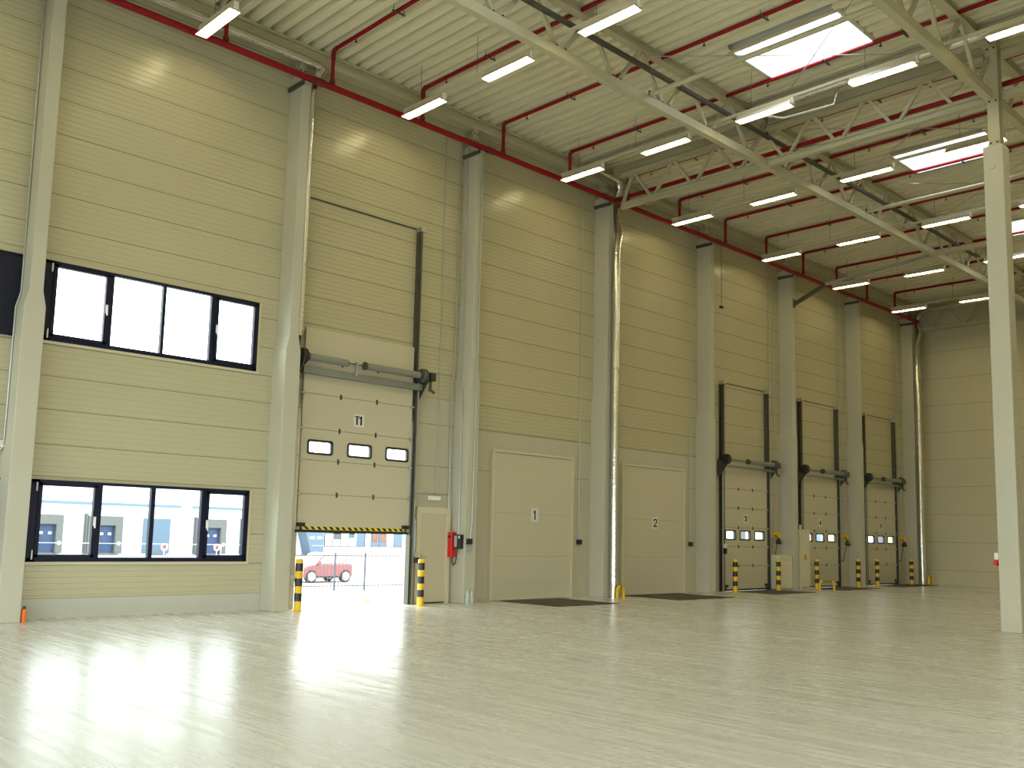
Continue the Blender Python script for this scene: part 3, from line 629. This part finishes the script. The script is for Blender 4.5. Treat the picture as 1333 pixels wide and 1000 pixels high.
def sectional(x0, x1, joints, wins, sign, track_top, spr, sz, label, hoist_x, t1=False, stripe=False):
    r = thing('sectional_door', label, 'door', ((x0+x1)/2, 0, 0)); ya, yb = -.105, -.055; skin = 'door_t' if t1 else 'door_s'
    for a, c in zip(joints[:-1], joints[1:]):
        has = any(a < w[2] < c for w in wins)
        if not has: MB().box(x0, x1, ya, yb, a, c).build('door_panel', skin, r)
        else:
            z0, z1 = wins[0][2], wins[0][3]; b = MB(); b.box(x0, x1, ya, yb, a, z0).box(x0, x1, ya, yb, z1, c)
            e = [x0]+[v for w in wins for v in (w[0], w[1])]+[x1]
            for i in range(0, len(e), 2): b.box(e[i], e[i+1], ya, yb, z0, z1)
            b.build('door_panel', skin, r)
    for w in wins:
        a, c, z0, z1 = w; f = .032
        def rr(g, q, n=4):
            pts = []
            for cx, cz, s in ((c-g-q, z1-g-q, 0), (a+g+q, z1-g-q, 90), (a+g+q, z0+g+q, 180), (c-g-q, z0+g+q, 270)):
                for i in range(n+1): pts.append((cx+q*math.cos(R(s+90*i/n)), cz+q*math.sin(R(s+90*i/n))))
            return pts
        o_, i_ = rr(-.012, .06), rr(f, .035); k = len(o_); b = MB()
        for y in (ya-.014, yb+.006): b.add([(u, y, v) for u, v in o_]+[(u, y, v) for u, v in i_], [(j, (j+1) % k, k+(j+1) % k, k+j) for j in range(k)])
        for ring in (o_, i_): b.add([(u, y, v) for y in (ya-.014, yb+.006) for u, v in ring], [(j, (j+1) % k, k+(j+1) % k, k+j) for j in range(k)])
        wf = b.build('window_frame', 'black', r, 'black rounded window frame')
        MB().box(a+f*.5, c-f*.5, -.085, -.079, z0+f*.5, z1-f*.5).build('pane', 'glass', wf)
    for z in joints[1:-1]:
        for fx in (.33, .66):
            x = x0+(x1-x0)*fx-.02
            MB().box(x-.022, x+.022, ya-.012, ya, z-.055, z+.055).tube([(x-.022, ya-.014, z), (x+.022, ya-.014, z)], .011, 8).build('hinge', 'galv_dark', r)
        for x in (x0+.02, x1-.03): MB().box(x-.03, x+.03, ya-.02, ya, z-.04, z+.04).tube([(x, ya-.03, z), (x+(.09 if x > (x0+x1)/2 else -.09), ya-.03, z)], .016, 8).build('roller_bracket', 'galv', r)
    zb = joints[0]
    MB().box(x0-.01, x1+.01, ya-.005, yb+.005, zb-.05, zb+.004).build('bottom_seal', 'rubber', r, 'black rubber bottom seal')
    if t1: MB().box(x1+.035, x1+.165, -.03, -.004, 0, 4.25).build('side_seal', 'galv_dark', r)
    if stripe: MB().box(x0+.10, x1-.10, ya-.004, ya, zb+.012, zb+.075).build('hazard_stripe', 'tape', r, 'yellow and black hazard stripe')
    for x in (x0+.07, x1-.10): MB().box(x-.09, x+.09, ya-.06, ya, zb+.07, zb+.15).tube([(x, ya-.03, zb+.0), (x, ya-.03, zb+.07)], .02, 8).build('cable_bracket', 'black', r, 'black bottom roller bracket')
    # guide tracks: wall angle, channel and bright lip
    for sgn, x in ((-1, x0-(.16 if t1 else .02)), (1, x1+.03)):
        tr = MB(); tr.box(x, x+sgn*.012, -.16, -.005, 0, track_top).box(x, x+sgn*.09, -.012, -.002, 0, track_top)
        tr.box(x+sgn*.0, x+sgn*.07, -.16, -.148, 0, track_top).box(x+sgn*.058, x+sgn*.07, -.148, -.10, 0, track_top)
        to = tr.build('guide_track', 'galv_dark', r)
        MB().box(x+sgn*.072, x+sgn*.115, -.17, -.13, 0, min(track_top, spr-.1)).build('track_lip', 'galv', to, 'bright lower track')
        MB().box(x-sgn*.02, x+sgn*.10, -.21, -.0, track_top-.10, track_top).build('track_head', 'galv', to)
    MB().box(x0, x1, -.03, -.004, track_top-.03, track_top-.004).build('top_bar', 'galv_dark', r)
    # torsion spring shaft
    ys = -.34
    MB().tube([(x0-.22, ys, spr), (hoist_x, ys, spr)], .016, 10).build('shaft', 'galv_dark', r)
    for a, c in ([(x0-.06, x0+.90), (x0+1.40, x1-.02)] if t1 else [(x0+1.10, x1+.12)]):
        sgm = MB().tube([(a, ys, spr), (c, ys, spr)], .078, 16).build('torsion_spring', 'spring', r)
        MB().tube([(a-.05, ys, spr), (a, ys, spr)], .09, 14).tube([(c, ys, spr), (c+.03, ys, spr)], .06, 14).build('spring_cone', 'galv_dark', sgm)
    for x in (x0-.20, x1+.09): MB().lathe((x, ys, spr), [(.10, -.05), (.165, -.045), (.165, -.03), (.12, -.02), (.12, .03), (.165, .045)], 20, axis='x').build('cable_drum', 'black' if x < x0 else 'galv_dark', r)
    bz = spr-.25
    if t1: MB().box(x0-.10, x1+.16, -.24, -.11, bz-.07, bz+.07).build('header_beam', 'spring', r); xm = x0+1.15
    else: MB().box(x0-.15, x1+.24, -.30, -.24, spr-.24, spr-.17).build('header_beam', 'spring', r); xm = None
    if xm: MB().box(xm-.03, xm+.03, -.36, -.30, bz, spr+.02).lathe((xm, ys, spr), [(.06, -.02), (.06, .02)], 14, axis='x').build('centre_bearing', 'galv', r)
    for x in (x0-.21, x1+.20):
        MB().prism([(-.005, spr-.02), (-.42, spr-.02), (-.42, spr-.12), (-.10, spr-.52), (-.005, spr-.52)], 'x', x-.012, x+.012).build('side_bracket', 'galv_dark', r)
    h = MB(); h.box(hoist_x-.06, hoist_x+.10, ys-.10, ys+.08, spr-.10, spr+.08)
    ho = h.build('hoist', 'black', r, 'black hand hoist on the shaft')
    MB().tube([(hoist_x+.02, ys, spr-.10), (hoist_x+.02, ys, spr-.30), (hoist_x+.13, ys-.02, spr-.36)], .035, 10).tube([(hoist_x-.02, ys-.03, spr-.14), (hoist_x-.04, ys-.03, spr-.34)], .02, 8).build('crank_arm', 'galv_dark', ho)
    sign_on(r, sign, (x0+x1)/2+(-.02 if t1 else -.03), sz, ya-.001, .28 if t1 else .24, .28, .265)
    return r
j1 = [1.61, 2.36, 3.07, 3.73, 4.47, 5.18, 5.87]
sectional(.53, 3.44, j1, [(.69, 1.31, 3.20, 3.49), (1.70, 2.33, 3.20, 3.49), (2.73, 3.36, 3.20, 3.49)], 'T1', 8.74, 5.19, 4.01, 'half-raised cream sectional door T1 with daylight pouring in below', 3.74, True, True)
dl = {3: 'cream sectional dock door numbered 3 with three small windows', 4: 'cream sectional dock door numbered 4, partly behind a tall cabinet', 5: 'cream sectional dock door numbered 5, farthest along the wall'}
for k, (a, c) in DOCK.items():
    wins = [(a+.08, a+.68, 1.63, 1.93), (a+.92, a+1.54, 1.63, 1.93), (a+1.80, a+2.42, 1.63, 1.93)]
    sectional(a, c, [.06, .80, 1.41, 2.02, 2.65, 3.27, 3.93], wins, str(k), 6.72, 4.17, 2.32, dl[k], c+.24)
# ---------------------------------------------------------------- dock controls right of doors 3, 4 and 5
for k, (a, c) in DOCK.items():
    w = 'right of door %d' % k
    t = thing('dock_light', 'yellow bracket with black lamp '+w, 'lamp', (c+.35, 0, 1.83), 'dock lights')
    MB().box(c+.16, c+.82, -.14, -.10, 1.84, 1.90).box(c+.16, c+.82, -.14, -.10, 1.74, 1.79).box(c+.60, c+.80, -.16, -.02, 1.76, 1.92).box(c+.16, c+.22, -.14, -.004, 1.74, 1.90).build('arm', 'yellow', t)
    MB().lathe((c+.46, -.26, 1.52), [(.035, .20), (.06, .16), (.095, .08), (.10, 0), (.09, -.005)], 16).tube([(c+.46, -.26, 1.72), (c+.46, -.14, 1.80)], .015, 8).build('lamp_head', 'black', t, 'black lamp head')
    MB().lathe((c+.46, -.265, 1.515), [(.07, -.008), (.05, -.02)], 14).build('lens', 'white', t)
    t = thing('control_box', 'black door control box with looped cable '+w, 'control box', (c+.22, 0, 1.2), 'door control boxes')
    MB().box(c+.17, c+.30, -.10, -.004, 1.18, 1.70).build('case', 'black', t, bevel=.01)
    MB().box(c+.20, c+.27, -.115, -.10, 1.48, 1.66).build('button_panel', 'grey', t)
    MB().lathe((c+.235, -.115, 1.40), [(.03, -.025), (.03, 0)], 12, axis='y').build('stop_button', 'fire_red', t, 'red stop button')
    MB().tube([(c+.25, -.06, 1.18), (c+.26, -.09, 1.0), (c+.33, -.12, .92), (c+.41, -.12, 1.0), (c+.43, -.15, 1.2), (c+.45, -.22, 1.52)], .012, 8).build('cable', 'rubber', t)
    tag(MB().tube([(c+.62, -.03, 1.96), (c+.62, -.03, 11.9)], .014, 8).build('cable_conduit', 'galv'), 'thin grey conduit running down to the yellow dock lamp '+w, 'conduit', 'wall conduits')
    tag(MB().tube([(c+.25, -.03, 1.70), (c+.25, -.03, 3.6), (c+.30, -.03, 3.7), (c+.30, -.03, 11.9)], .012, 8).build('cable_conduit', 'grey'), 'thin conduit running down to the black control box '+w, 'conduit', 'wall conduits')
# ---------------------------------------------------------------- other conduits
def conduit(label, pts, r=.014, box=None, bm='black'):
    t = thing('cable_conduit', label, 'conduit', pts[-1], 'wall conduits'); MB().tube(pts, r, 8).build('tube', 'galv', t)
    if box: MB().box(*box).build('switch_box', bm, t, bm+' box at the lower end')
    return t
conduit('thin conduit down the wall to the exit sign over the personnel door', [(4.30, -.02, 11.9), (4.30, -.02, 2.60)], .012)
conduit('thin conduit in the corner left of the column with two bottles', [(4.76, -.03, 11.3), (4.76, -.03, 5.5), (4.70, -.03, 5.22), (4.70, -.03, 1.75)], .016)
conduit('thin conduit on the side of the column with two bottles, bending at its shoulder', [(4.868, -.17, 11.6), (4.868, -.17, 5.52), (4.806, -.17, 5.24), (4.806, -.30, 5.0), (4.806, -.30, 1.60)], .016)
conduit('thin conduit on the front of the column with two bottles, ending at the socket box', [(5.04, -.52, 11.1), (5.04, -.52, 5.0), (5.02, -.52, 1.9), (4.97, -.52, 1.50)], .016, (4.87, 5.0, -.58, -.505, 1.37, 1.50), 'black')
conduit('pair of thin conduits between door 1 and the foil pipe, ending at a black box', [(9.35, -.02, 11.8), (9.35, -.02, 1.55)], .014, (9.29, 9.43, -.09, -.005, 1.40, 1.53))
conduit('thin conduit right of door 2 ending at a black box', [(14.5, -.02, 11.8), (14.5, -.02, 1.55)], .014, (14.43, 14.57, -.09, -.005, 1.40, 1.53))
conduit('pair of thin conduits on the side of the left-edge column, lower ends bent', [(-5.15, -.12, 11.0), (-5.125, -.12, 5.52), (-5.19, -.12, 5.24), (-5.19, -.12, 2.95), (-5.19, -.06, 2.85), (-5.25, -.02, 2.78)], .016, (-5.23, -5.175, -.10, -.03, 2.86, 2.97), 'white')
conduit('thin grey conduit right of the foil pipe by door 2', [(10.95, -.02, 3.1), (10.95, -.02, .35), (10.86, -.06, .25)], .010)
t = thing('hanging_switch', 'thin cable hanging from the main in front of the column between doors 2 and 3', 'switch', (15.34, -.62, 8.9))
MB().tube([(15.34, -.62, 10.98), (15.34, -.62, 9.0)], .008, 6).build('cable', 'rubber', t); MB().box(15.27, 15.41, -.66, -.58, 8.90, 8.97).build('switch_body', 'black', t)
t = thing('exit_sign', 'small white exit lamp box above the personnel door', 'sign lamp', (4.25, 0, 2.38))
MB().box(4.08, 4.42, -.07, -.005, 2.37, 2.47).build('case', 'white', t, bevel=.008); MB().box(4.10, 4.40, -.073, -.07, 2.385, 2.43).build('lens', 'enamel', t)
MB().tube([(4.25, -.03, 2.47), (4.27, -.02, 2.52), (4.30, -.02, 2.60)], .009, 6).build('cable', 'grey', t)
tag(MB().tube([(3.62, -.02, 2.52), (4.66, -.02, 2.52), (4.72, -.02, 2.48), (4.74, -.02, 2.35), (4.74, -.02, 1.72)], .010, 8).build('cable_conduit', 'galv'), 'thin horizontal conduit above the exit sign, turning down to the red box', 'conduit', 'wall conduits')
# red box and control panel on the column with two bottles
t = thing('fire_box', 'tall narrow red box in the corner beside the personnel door', 'fire box', (4.74, -.1, 1.06))
MB().box(4.66, 4.82, -.22, -.07, 1.06, 1.64).build('case', 'fire_red', t, bevel=.02); MB().box(4.645, 4.66, -.20, -.10, 1.50, 1.56).build('latch', 'black', t); MB().box(4.69, 4.80, -.07, -.005, 1.15, 1.55).build('back_plate', 'dark_red', t)
t = thing('door_controller', 'black door controller with looped cable beside the red box', 'control box', (4.80, -.33, 1.26))
MB().box(4.71, 4.824, -.46, -.26, 1.26, 1.59).build('case', 'black', t, bevel=.01); MB().box(4.69, 4.71, -.36, -.28, 1.30, 1.56).build('key_pad', 'grey', t, 'grey key pad')
MB().box(4.70, 4.71, -.45, -.41, 1.50, 1.56).build('label_plate', 'white', t)
MB().tube([(4.76, -.32, 1.26), (4.74, -.32, 1.10), (4.74, -.28, .93), (4.74, -.22, .88), (4.74, -.17, .95), (4.75, -.16, 1.10)], .012, 8).build('cable', 'rubber', t)
t = tag(MB().box(4.87, 5.06, -.512, -.502, 1.18, 1.36).build('notice_plate', 'grey'), 'small grey notice plate under the socket box on the column', 'plate')
t = thing('door_latch_box', 'small latch box on the right track of door T1', 'latch box', (3.60, -.2, .95))
MB().box(3.60, 3.70, -.24, -.14, .93, 1.05).build('case', 'black', t); MB().tube([(3.62, -.20, 1.05), (3.58, -.20, 1.15), (3.57, -.20, 1.9)], .010, 6).tube([(3.68, -.20, 1.05), (3.70, -.20, 1.2)], .008, 6).build('rod', 'galv', t)
t = thing('sensor', 'small black and white sensor at the left track of door 3', 'sensor', (15.9, -.3, 1.3))
MB().box(16.02, 16.10, -.30, -.21, 1.36, 1.50).build('sensor_head', 'white', t); MB().box(16.02, 16.10, -.30, -.21, 1.18, 1.36).build('sensor_base', 'black', t)
# bottles at the foot of the column, orange bottle at the left column
for x, y, lab in ((4.89, -.57, 'left one of the two clear bottles at the foot of the column'), (5.02, -.57, 'right one of the two clear bottles at the foot of the column')):
    t = thing('bottle', lab, 'bottle', (x, y, 0), 'clear bottles')
    MB().lathe((x, y, 0), [(.044, 0), (.048, .01), (.048, .11), (.044, .13), (.048, .15), (.047, .21), (.03, .265), (.017, .29), (.017, .30)], 16).build('body', 'bottle', t); MB().lathe((x, y, .30), [(.019, 0), (.019, .03)], 12).build('cap', 'grey', t)
t = thing('bottle', 'orange bottle with black cap at the foot of the left-edge column', 'bottle', (-4.76, -.44, 0))
MB().lathe((-4.76, -.44, 0), [(.04, 0), (.042, .01), (.042, .19), (.028, .21)], 16).build('body', 'orange', t); MB().lathe((-4.76, -.44, .21), [(.028, 0), (.026, .045)], 12).build('cap', 'black', t)
# cabinets near the column between doors 3 and 4
t = thing('floor_cabinet', 'low cream cabinet against the left side of the column between doors 3 and 4', 'cabinet', (19.4, -.26, 0))
MB().box(18.98, 19.81, -.46, -.02, .05, 1.16).build('body', 'cabinet', t, bevel=.01); MB().box(19.02, 19.77, -.475, -.46, .09, 1.12).build('door', 'cabinet', t, bevel=.006); MB().box(19.02, 19.77, -.42, -.06, 0, .05).build('plinth', 'grey', t)
MB().box(19.34, 19.50, -.477, -.475, .98, 1.01).build('label_strip', 'orange', t, 'orange label strip')
t = thing('electrical_cabinet', 'tall cream electrical cabinet with yellow warning sign, beside door 4', 'cabinet', (20.8, -.35, 0))
MB().box(20.30, 21.10, -.43, -.24, .08, 2.04).build('body', 'cabinet', t, bevel=.01); MB().box(20.34, 21.06, -.445, -.43, .12, 2.0).build('door', 'cabinet', t, bevel=.005); MB().box(20.33, 21.07, -.42, -.25, 0, .08).build('plinth', 'grey', t)
MB().add([(20.58, -.447, .98), (20.86, -.447, .98), (20.72, -.447, 1.24)], [(0, 1, 2)]).add([(20.58, -.449, .98), (20.86, -.449, .98), (20.72, -.449, 1.24)], [(0, 1, 2)]).build('warning_sign', 'yellow', t, 'yellow triangle warning sign')
MB().prism([(20.73, 1.20), (20.68, 1.09), (20.715, 1.09), (20.70, 1.01), (20.76, 1.12), (20.725, 1.12)], 'y', -.452, -.4495).build('bolt_symbol', 'ink', t, 'black lightning bolt')
MB().lathe((20.66, -.446, 1.60), [(.022, -.01), (.022, 0)], 12, axis='y').build('indicator', 'white', t, 'white indicator')
MB().box(20.24, 20.29, -.55, -.50, 0, 2.2).build('conduit_post', 'frame', t)
# ---------------------------------------------------------------- outdoors
YB = 60.0
w = thing('warehouse_building', 'white warehouse with blue stripe and grey dock shelters outside the low window', 'building', (30, YB, -.8))
MB().box(-60, 39.6, YB, YB+1, -.8, 11).build('facade', 'facade', w)
MB().box(-60, 39.6, YB-.05, YB, 3.14, 3.37).build('blue_stripe', 'sky_blue', w, 'light blue stripe')
MB().box(26.7, 27.7, YB-.08, YB-.05, 3.08, 3.42).build('stripe_plate', 'facade', w)
for x0, x1, i0, i1 in ((10.6, 13.4, 11.4, 12.5), (14.2, 17.05, 15.3, 16.55), (18.94, 21.7, 19.9, 21.13), (28.14, 30.8, 28.95, 30.28), (32.5, 35.3, 33.3, 34.6)):
    s = MB(); s.box(x0, i0, YB-.45, YB, -.67, 2.28).box(i1, x1, YB-.45, YB, -.67, 2.28).box(i0, i1, YB-.45, YB, 1.55, 2.28)
    so = s.build('dock_shelter', 'shelter', w, 'grey dock shelter')
    MB().box(x0-.18, x0-.06, YB-.5, YB, -.67, 2.43).build('edge_post', 'shelter_dark', so)
    MB().box(i0, i1, YB-.10, YB-.02, -.62, 1.55).box(i0+.12, i1-.2, YB-.12, YB-.10, -.05, -.02).build('blue_door', 'door_blue', so, 'blue dock door')
    for q in (.1, .62): MB().box(i0+(i1-i0)*q, i0+(i1-i0)*(q+.2), YB-.13, YB-.10, .78, .98).build('door_window', 'pale', so)
    MB().box(i0+.02, i1, YB-.3, YB-.12, -.8, -.62).build('leveller', 'shelter', so)
    for x in ((x0+i0)/2, (i1+x1)/2): MB().box(x-.1, x+.1, YB-.5, YB-.45, -.02, .28).build('dock_lamp', 'pale', so)
MB().box(23.52, 25.86, YB-.06, YB, -.66, 2.2).build('roller_door', 'plain_blue', w, 'pale blue roller door')
MB().box(24.2, 25.5, YB-.3, YB, -.80, -.66).build('step', 'shelter', w)
fa = thing('glass_railing', 'thin pale railing before the warehouse outside the low window', 'railing', (24, 57, -.8))
rm = MB().box(10, 36, 57, 57.05, .16, .20)
rm.build('rail', 'pale', fa)
for x in (12.5, 16.8, 21.2, 25.2, 29.0, 33.2): MB().box(x, x+.06, 57, 57.06, -.8, .2).build('post', 'pale', fa)
for x, y, lab in ((24.05, 56.9, 'round red and white sign before the pale blue door'), (28.6, 56.9, 'round red and white sign before the right dock shelter')):
    t = thing('round_sign', lab, 'sign', (x, y, -.8)); MB().box(x-.03, x+.03, y+.02, y+.06, -.8, -.1).build('post', 'pale', t)
    MB().lathe((x, y, -.05), [(.30, 0), (.30, .02)], 20, axis='y').build('plate', 'pale', t); MB().lathe((x, y, -.05), [(.17, -.006), (.17, 0)], 20, axis='y').build('symbol', 'sign_red', t, 'reddish disc')
# building seen under the half-raised door
t = thing('office_building', 'white building with a strip of shop windows seen under door T1', 'building', (46, YB, -.8))
MB().box(41.0, 190, YB, YB+1, -.8, 9).build('facade', 'facade', t)
MB().box(41.1, 50.8, YB-.12, YB, .06, .13).build('sill', 'shelter', t)
px = [41.2, 42.04, 43.0, 43.93, 44.87, 45.85, 46.54, 47.57, 48.43, 49.37, 50.5]; pm = ['pale', 'facade', 'facade', 'facade', 'plain_blue', 'facade', 'plain_blue', 'plain_blue', 'facade', 'plain_blue']
for a, c, m_ in zip(px[:-1], px[1:], pm):
    f = MB().box(a-.03, a+.03, YB-.1, YB, .12, 2.6).box(a, c, YB-.1, YB, 2.55, 2.6).build('window_frame', 'shelter', t); MB().box(a+.03, c-.03, YB-.06, YB, .13, 2.55).build('pane', m_, f)
MB().box(42.15, 42.95, YB-.09, YB-.06, .75, 2.4).build('blind', 'dim', t, 'grey blind'); MB().box(41.2, 44.7, YB-.09, YB-.06, 1.27, 1.42).build('awning', 'shelter', t)
MB().box(44.0, 44.55, YB-.09, YB-.06, .9, 1.9).build('poster', 'teal', t, 'teal poster')
for a in (46.72, 47.80): MB().box(a, a+.6, YB-.10, YB-.06, .55, 1.8).build('poster', 'poster', t, 'orange poster'); MB().box(a, a+.5, YB-.10, YB-.06, -.2, .1).build('notice', 'frame', t, 'yellowish notice')
for i in range(9):
    x = 96+i*7.5; MB().box(x, x+3.2, YB-.08, YB, -.8, 5).build('roller_door', 'plain_blue' if i % 2 else 'shelter_dark', t)
t = thing('blue_shed', 'light blue shed with two small windows seen at the upper left under door T1', 'shed', (39.1, 58, -.8))
MB().prism([(38.75, -.68), (40.08, -.68), (40.03, 2.6), (37.4, 2.6), (38.19, 1.16)], 'y', 58.4, 59.8).build('wall', 'plain_blue', t)
MB().box(38.55, 39.05, 58.36, 58.4, .76, .99).build('window', 'facade', t); MB().box(39.33, 39.83, 58.36, 58.4, .76, .99).build('window', 'facade', t)
MB().box(38.8, 40.06, 58.36, 58.4, .14, .18).build('rail', 'facade', t); MB().box(38.9, 40.0, 58.5, 59.6, -.8, -.68).build('base', 'shelter', t)
# fence
f0, f1 = Vector((10.2, 17.3, -.8)), Vector((20.0, 7.6, -.8)); f0 = Vector((9.0, 15.6, -.8)); f1 = Vector((19.5, 14.6, -.8))
t = thing('fence', 'pale steel bar fence outside, seen under door T1', 'fence', (f0+f1)/2); bars = MB(); d = (f1-f0); L = d.length; d.normalize(); n = int(L/.17)
for i in range(n):
    p = f0+d*(i*.17); bars.beam(p+Vector((0, 0, .12)), p+Vector((0, 0, 1.48)), .02, .02)
bars.build('bars', 'fence', t); MB().beam(f0+Vector((0, 0, .2)), f1+Vector((0, 0, .2)), .03, .04).beam(f0+Vector((0, 0, 1.4)), f1+Vector((0, 0, 1.4)), .03, .04).build('rail', 'fence', t)
for x in (9.6, 12.03, 13.06+.35, 15.9, 18.4):
    p = f0+d*((x-f0.x)/d.x); MB().beam(p, p+Vector((0, 0, 1.53)), .06, .06).build('post', 'fence_post', t)
# small red car
cr_ = thing('car', 'small red two-door car parked outside beyond the fence', 'car', (15.2, 21.1, -.8))
x0 = 13.85; y0, y1 = 20.45, 21.95; zb = -.8
body = [(x0, zb+.28), (x0+.02, zb+.62), (x0+.18, zb+.76), (x0+.66, zb+.84), (x0+2.62, zb+.86), (x0+2.68, zb+.80), (x0+2.70, zb+.35), (x0+2.62, zb+.24), (x0+.1, zb+.22)]
MB().prism(body, 'y', y0, y1).build('body', 'car', cr_, bevel=.05)
MB().prism([(x0+.70, zb+.84), (x0+1.10, zb+1.30), (x0+1.40, zb+1.36), (x0+2.2, zb+1.34), (x0+2.46, zb+1.20), (x0+2.60, zb+.84)], 'y', y0+.06, y1-.06).build('cabin', 'pale', cr_, 'pale cabin', bevel=.05)  # glare washout put into the colour of cabin and roof
MB().beam((x0+.72, y0+.05, zb+.86), (x0+1.12, y0+.05, zb+1.31), .03, .05).build('pillar', 'car', cr_)
MB().box(x0+.70, x0+.82, y0-.16, y0, zb+.86, zb+.98).build('mirror', 'car', cr_); MB().box(x0+.62, x0+2.1, y0-.015, y0, zb+.22, zb+.30).build('sill', 'tyre', cr_)
for x in (x0+.42, x0+2.29):
    for y in (y0-.02, y1-.16):
        wh = MB().lathe((x, y, zb+.29), [(.19, -.005), (.29, .0), (.30, .02), (.30, .16), (.28, .18)], 24, axis='y').build('wheel', 'tyre', cr_, 'dark tyre'); MB().lathe((x, y-.008, zb+.29), [(.20, -.01), (.19, 0)], 20, axis='y').build('rim', 'rim', wh, 'bright rim')
t = tag(MB().box(6.30, 6.52, 5.36, 5.44, -.43, -.37).build('kerb_marker', 'yellow'), 'small yellow kerb marker on the bright yard outside door T1', 'marker')
# ---------------------------------------------------------------- daylight and camera
wd = bpy.data.worlds.new('overcast_sky'); SC.world = wd; wd.use_nodes = True
nt = wd.node_tree; bg = nt.nodes['Background']; bg.inputs[0].default_value = (.93, 1.0, .985, 1); bg.inputs[1].default_value = SKYS = 6.6
def portal(loc, rot, sx, sy):
    l = bpy.data.lights.new('daylight_portal', 'AREA'); l.shape = 'RECTANGLE'; l.size = sx; l.size_y = sy; l.cycles.is_portal = True
    o = bpy.data.objects.new('daylight_portal', l); COL.objects.link(o); o.location = loc; o.rotation_euler = rot
for x0, x1, z0, z1 in (WIN_L, WIN_U, (.6, 3.5, 0, 1.56)): portal(((x0+x1)/2, .20, (z0+z1)/2), (R(-90), 0, 0), x1-x0, z1-z0)
portal((XL-.14, (GN[0]+GN[1])/2, (GN[2]+GN[3])/2), (0, R(-90), 0), GN[3]-GN[2], GN[1]-GN[0])
portal(((GR[0]+GR[1])/2, YN-.14, (GR[2]+GR[3])/2), (R(90), 0, 0), GR[1]-GR[0], GR[3]-GR[2])
for a, c in SKY: portal(((a+c)/2, (SY0+SY1)/2, 12.68), (0, 0, 0), c-a, SY1-SY0)
cam = bpy.data.cameras.new('camera'); co = bpy.data.objects.new('camera', cam); COL.objects.link(co); SC.camera = co
cx, cy, cz, yaw, pitch, roll, f, ppx, ppy = -10.2254, -17.3074, 1.6197, 43.5595, 6.9105, 1.42535, 1248.19, 646.78, 544.194
y_, p_, r_ = R(yaw), R(pitch), R(roll)
fw = Vector((math.sin(y_)*math.cos(p_), math.cos(y_)*math.cos(p_), math.sin(p_))); rt = fw.cross(Vector((0, 0, 1))).normalized(); up = rt.cross(fw)
rt2 = rt*math.cos(r_)+up*math.sin(r_); up2 = up*math.cos(r_)-rt*math.sin(r_)
mw = Matrix((rt2, up2, -fw)).transposed().to_4x4(); mw.translation = (cx, cy, cz); co.matrix_world = mw
cam.sensor_fit = 'HORIZONTAL'; cam.sensor_width = 36; cam.lens = f/1333*36
cam.shift_x = (666.5-ppx)/1333; cam.shift_y = (ppy-500)/1333; cam.clip_end = 500
vs = SC.view_settings; SC.display_settings.display_device = 'sRGB'; vs.view_transform = 'Standard'; vs.look = 'None'; vs.gamma = 1; vs.use_curve_mapping = False; vs.exposure = 0.08
cy_ = SC.cycles; cy_.max_bounces = 8; cy_.diffuse_bounces = 5; cy_.glossy_bounces = 4; cy_.transparent_max_bounces = 16; cy_.sample_clamp_indirect = 6; cy_.use_denoising = True; cy_.caustics_reflective = False; cy_.caustics_refractive = False
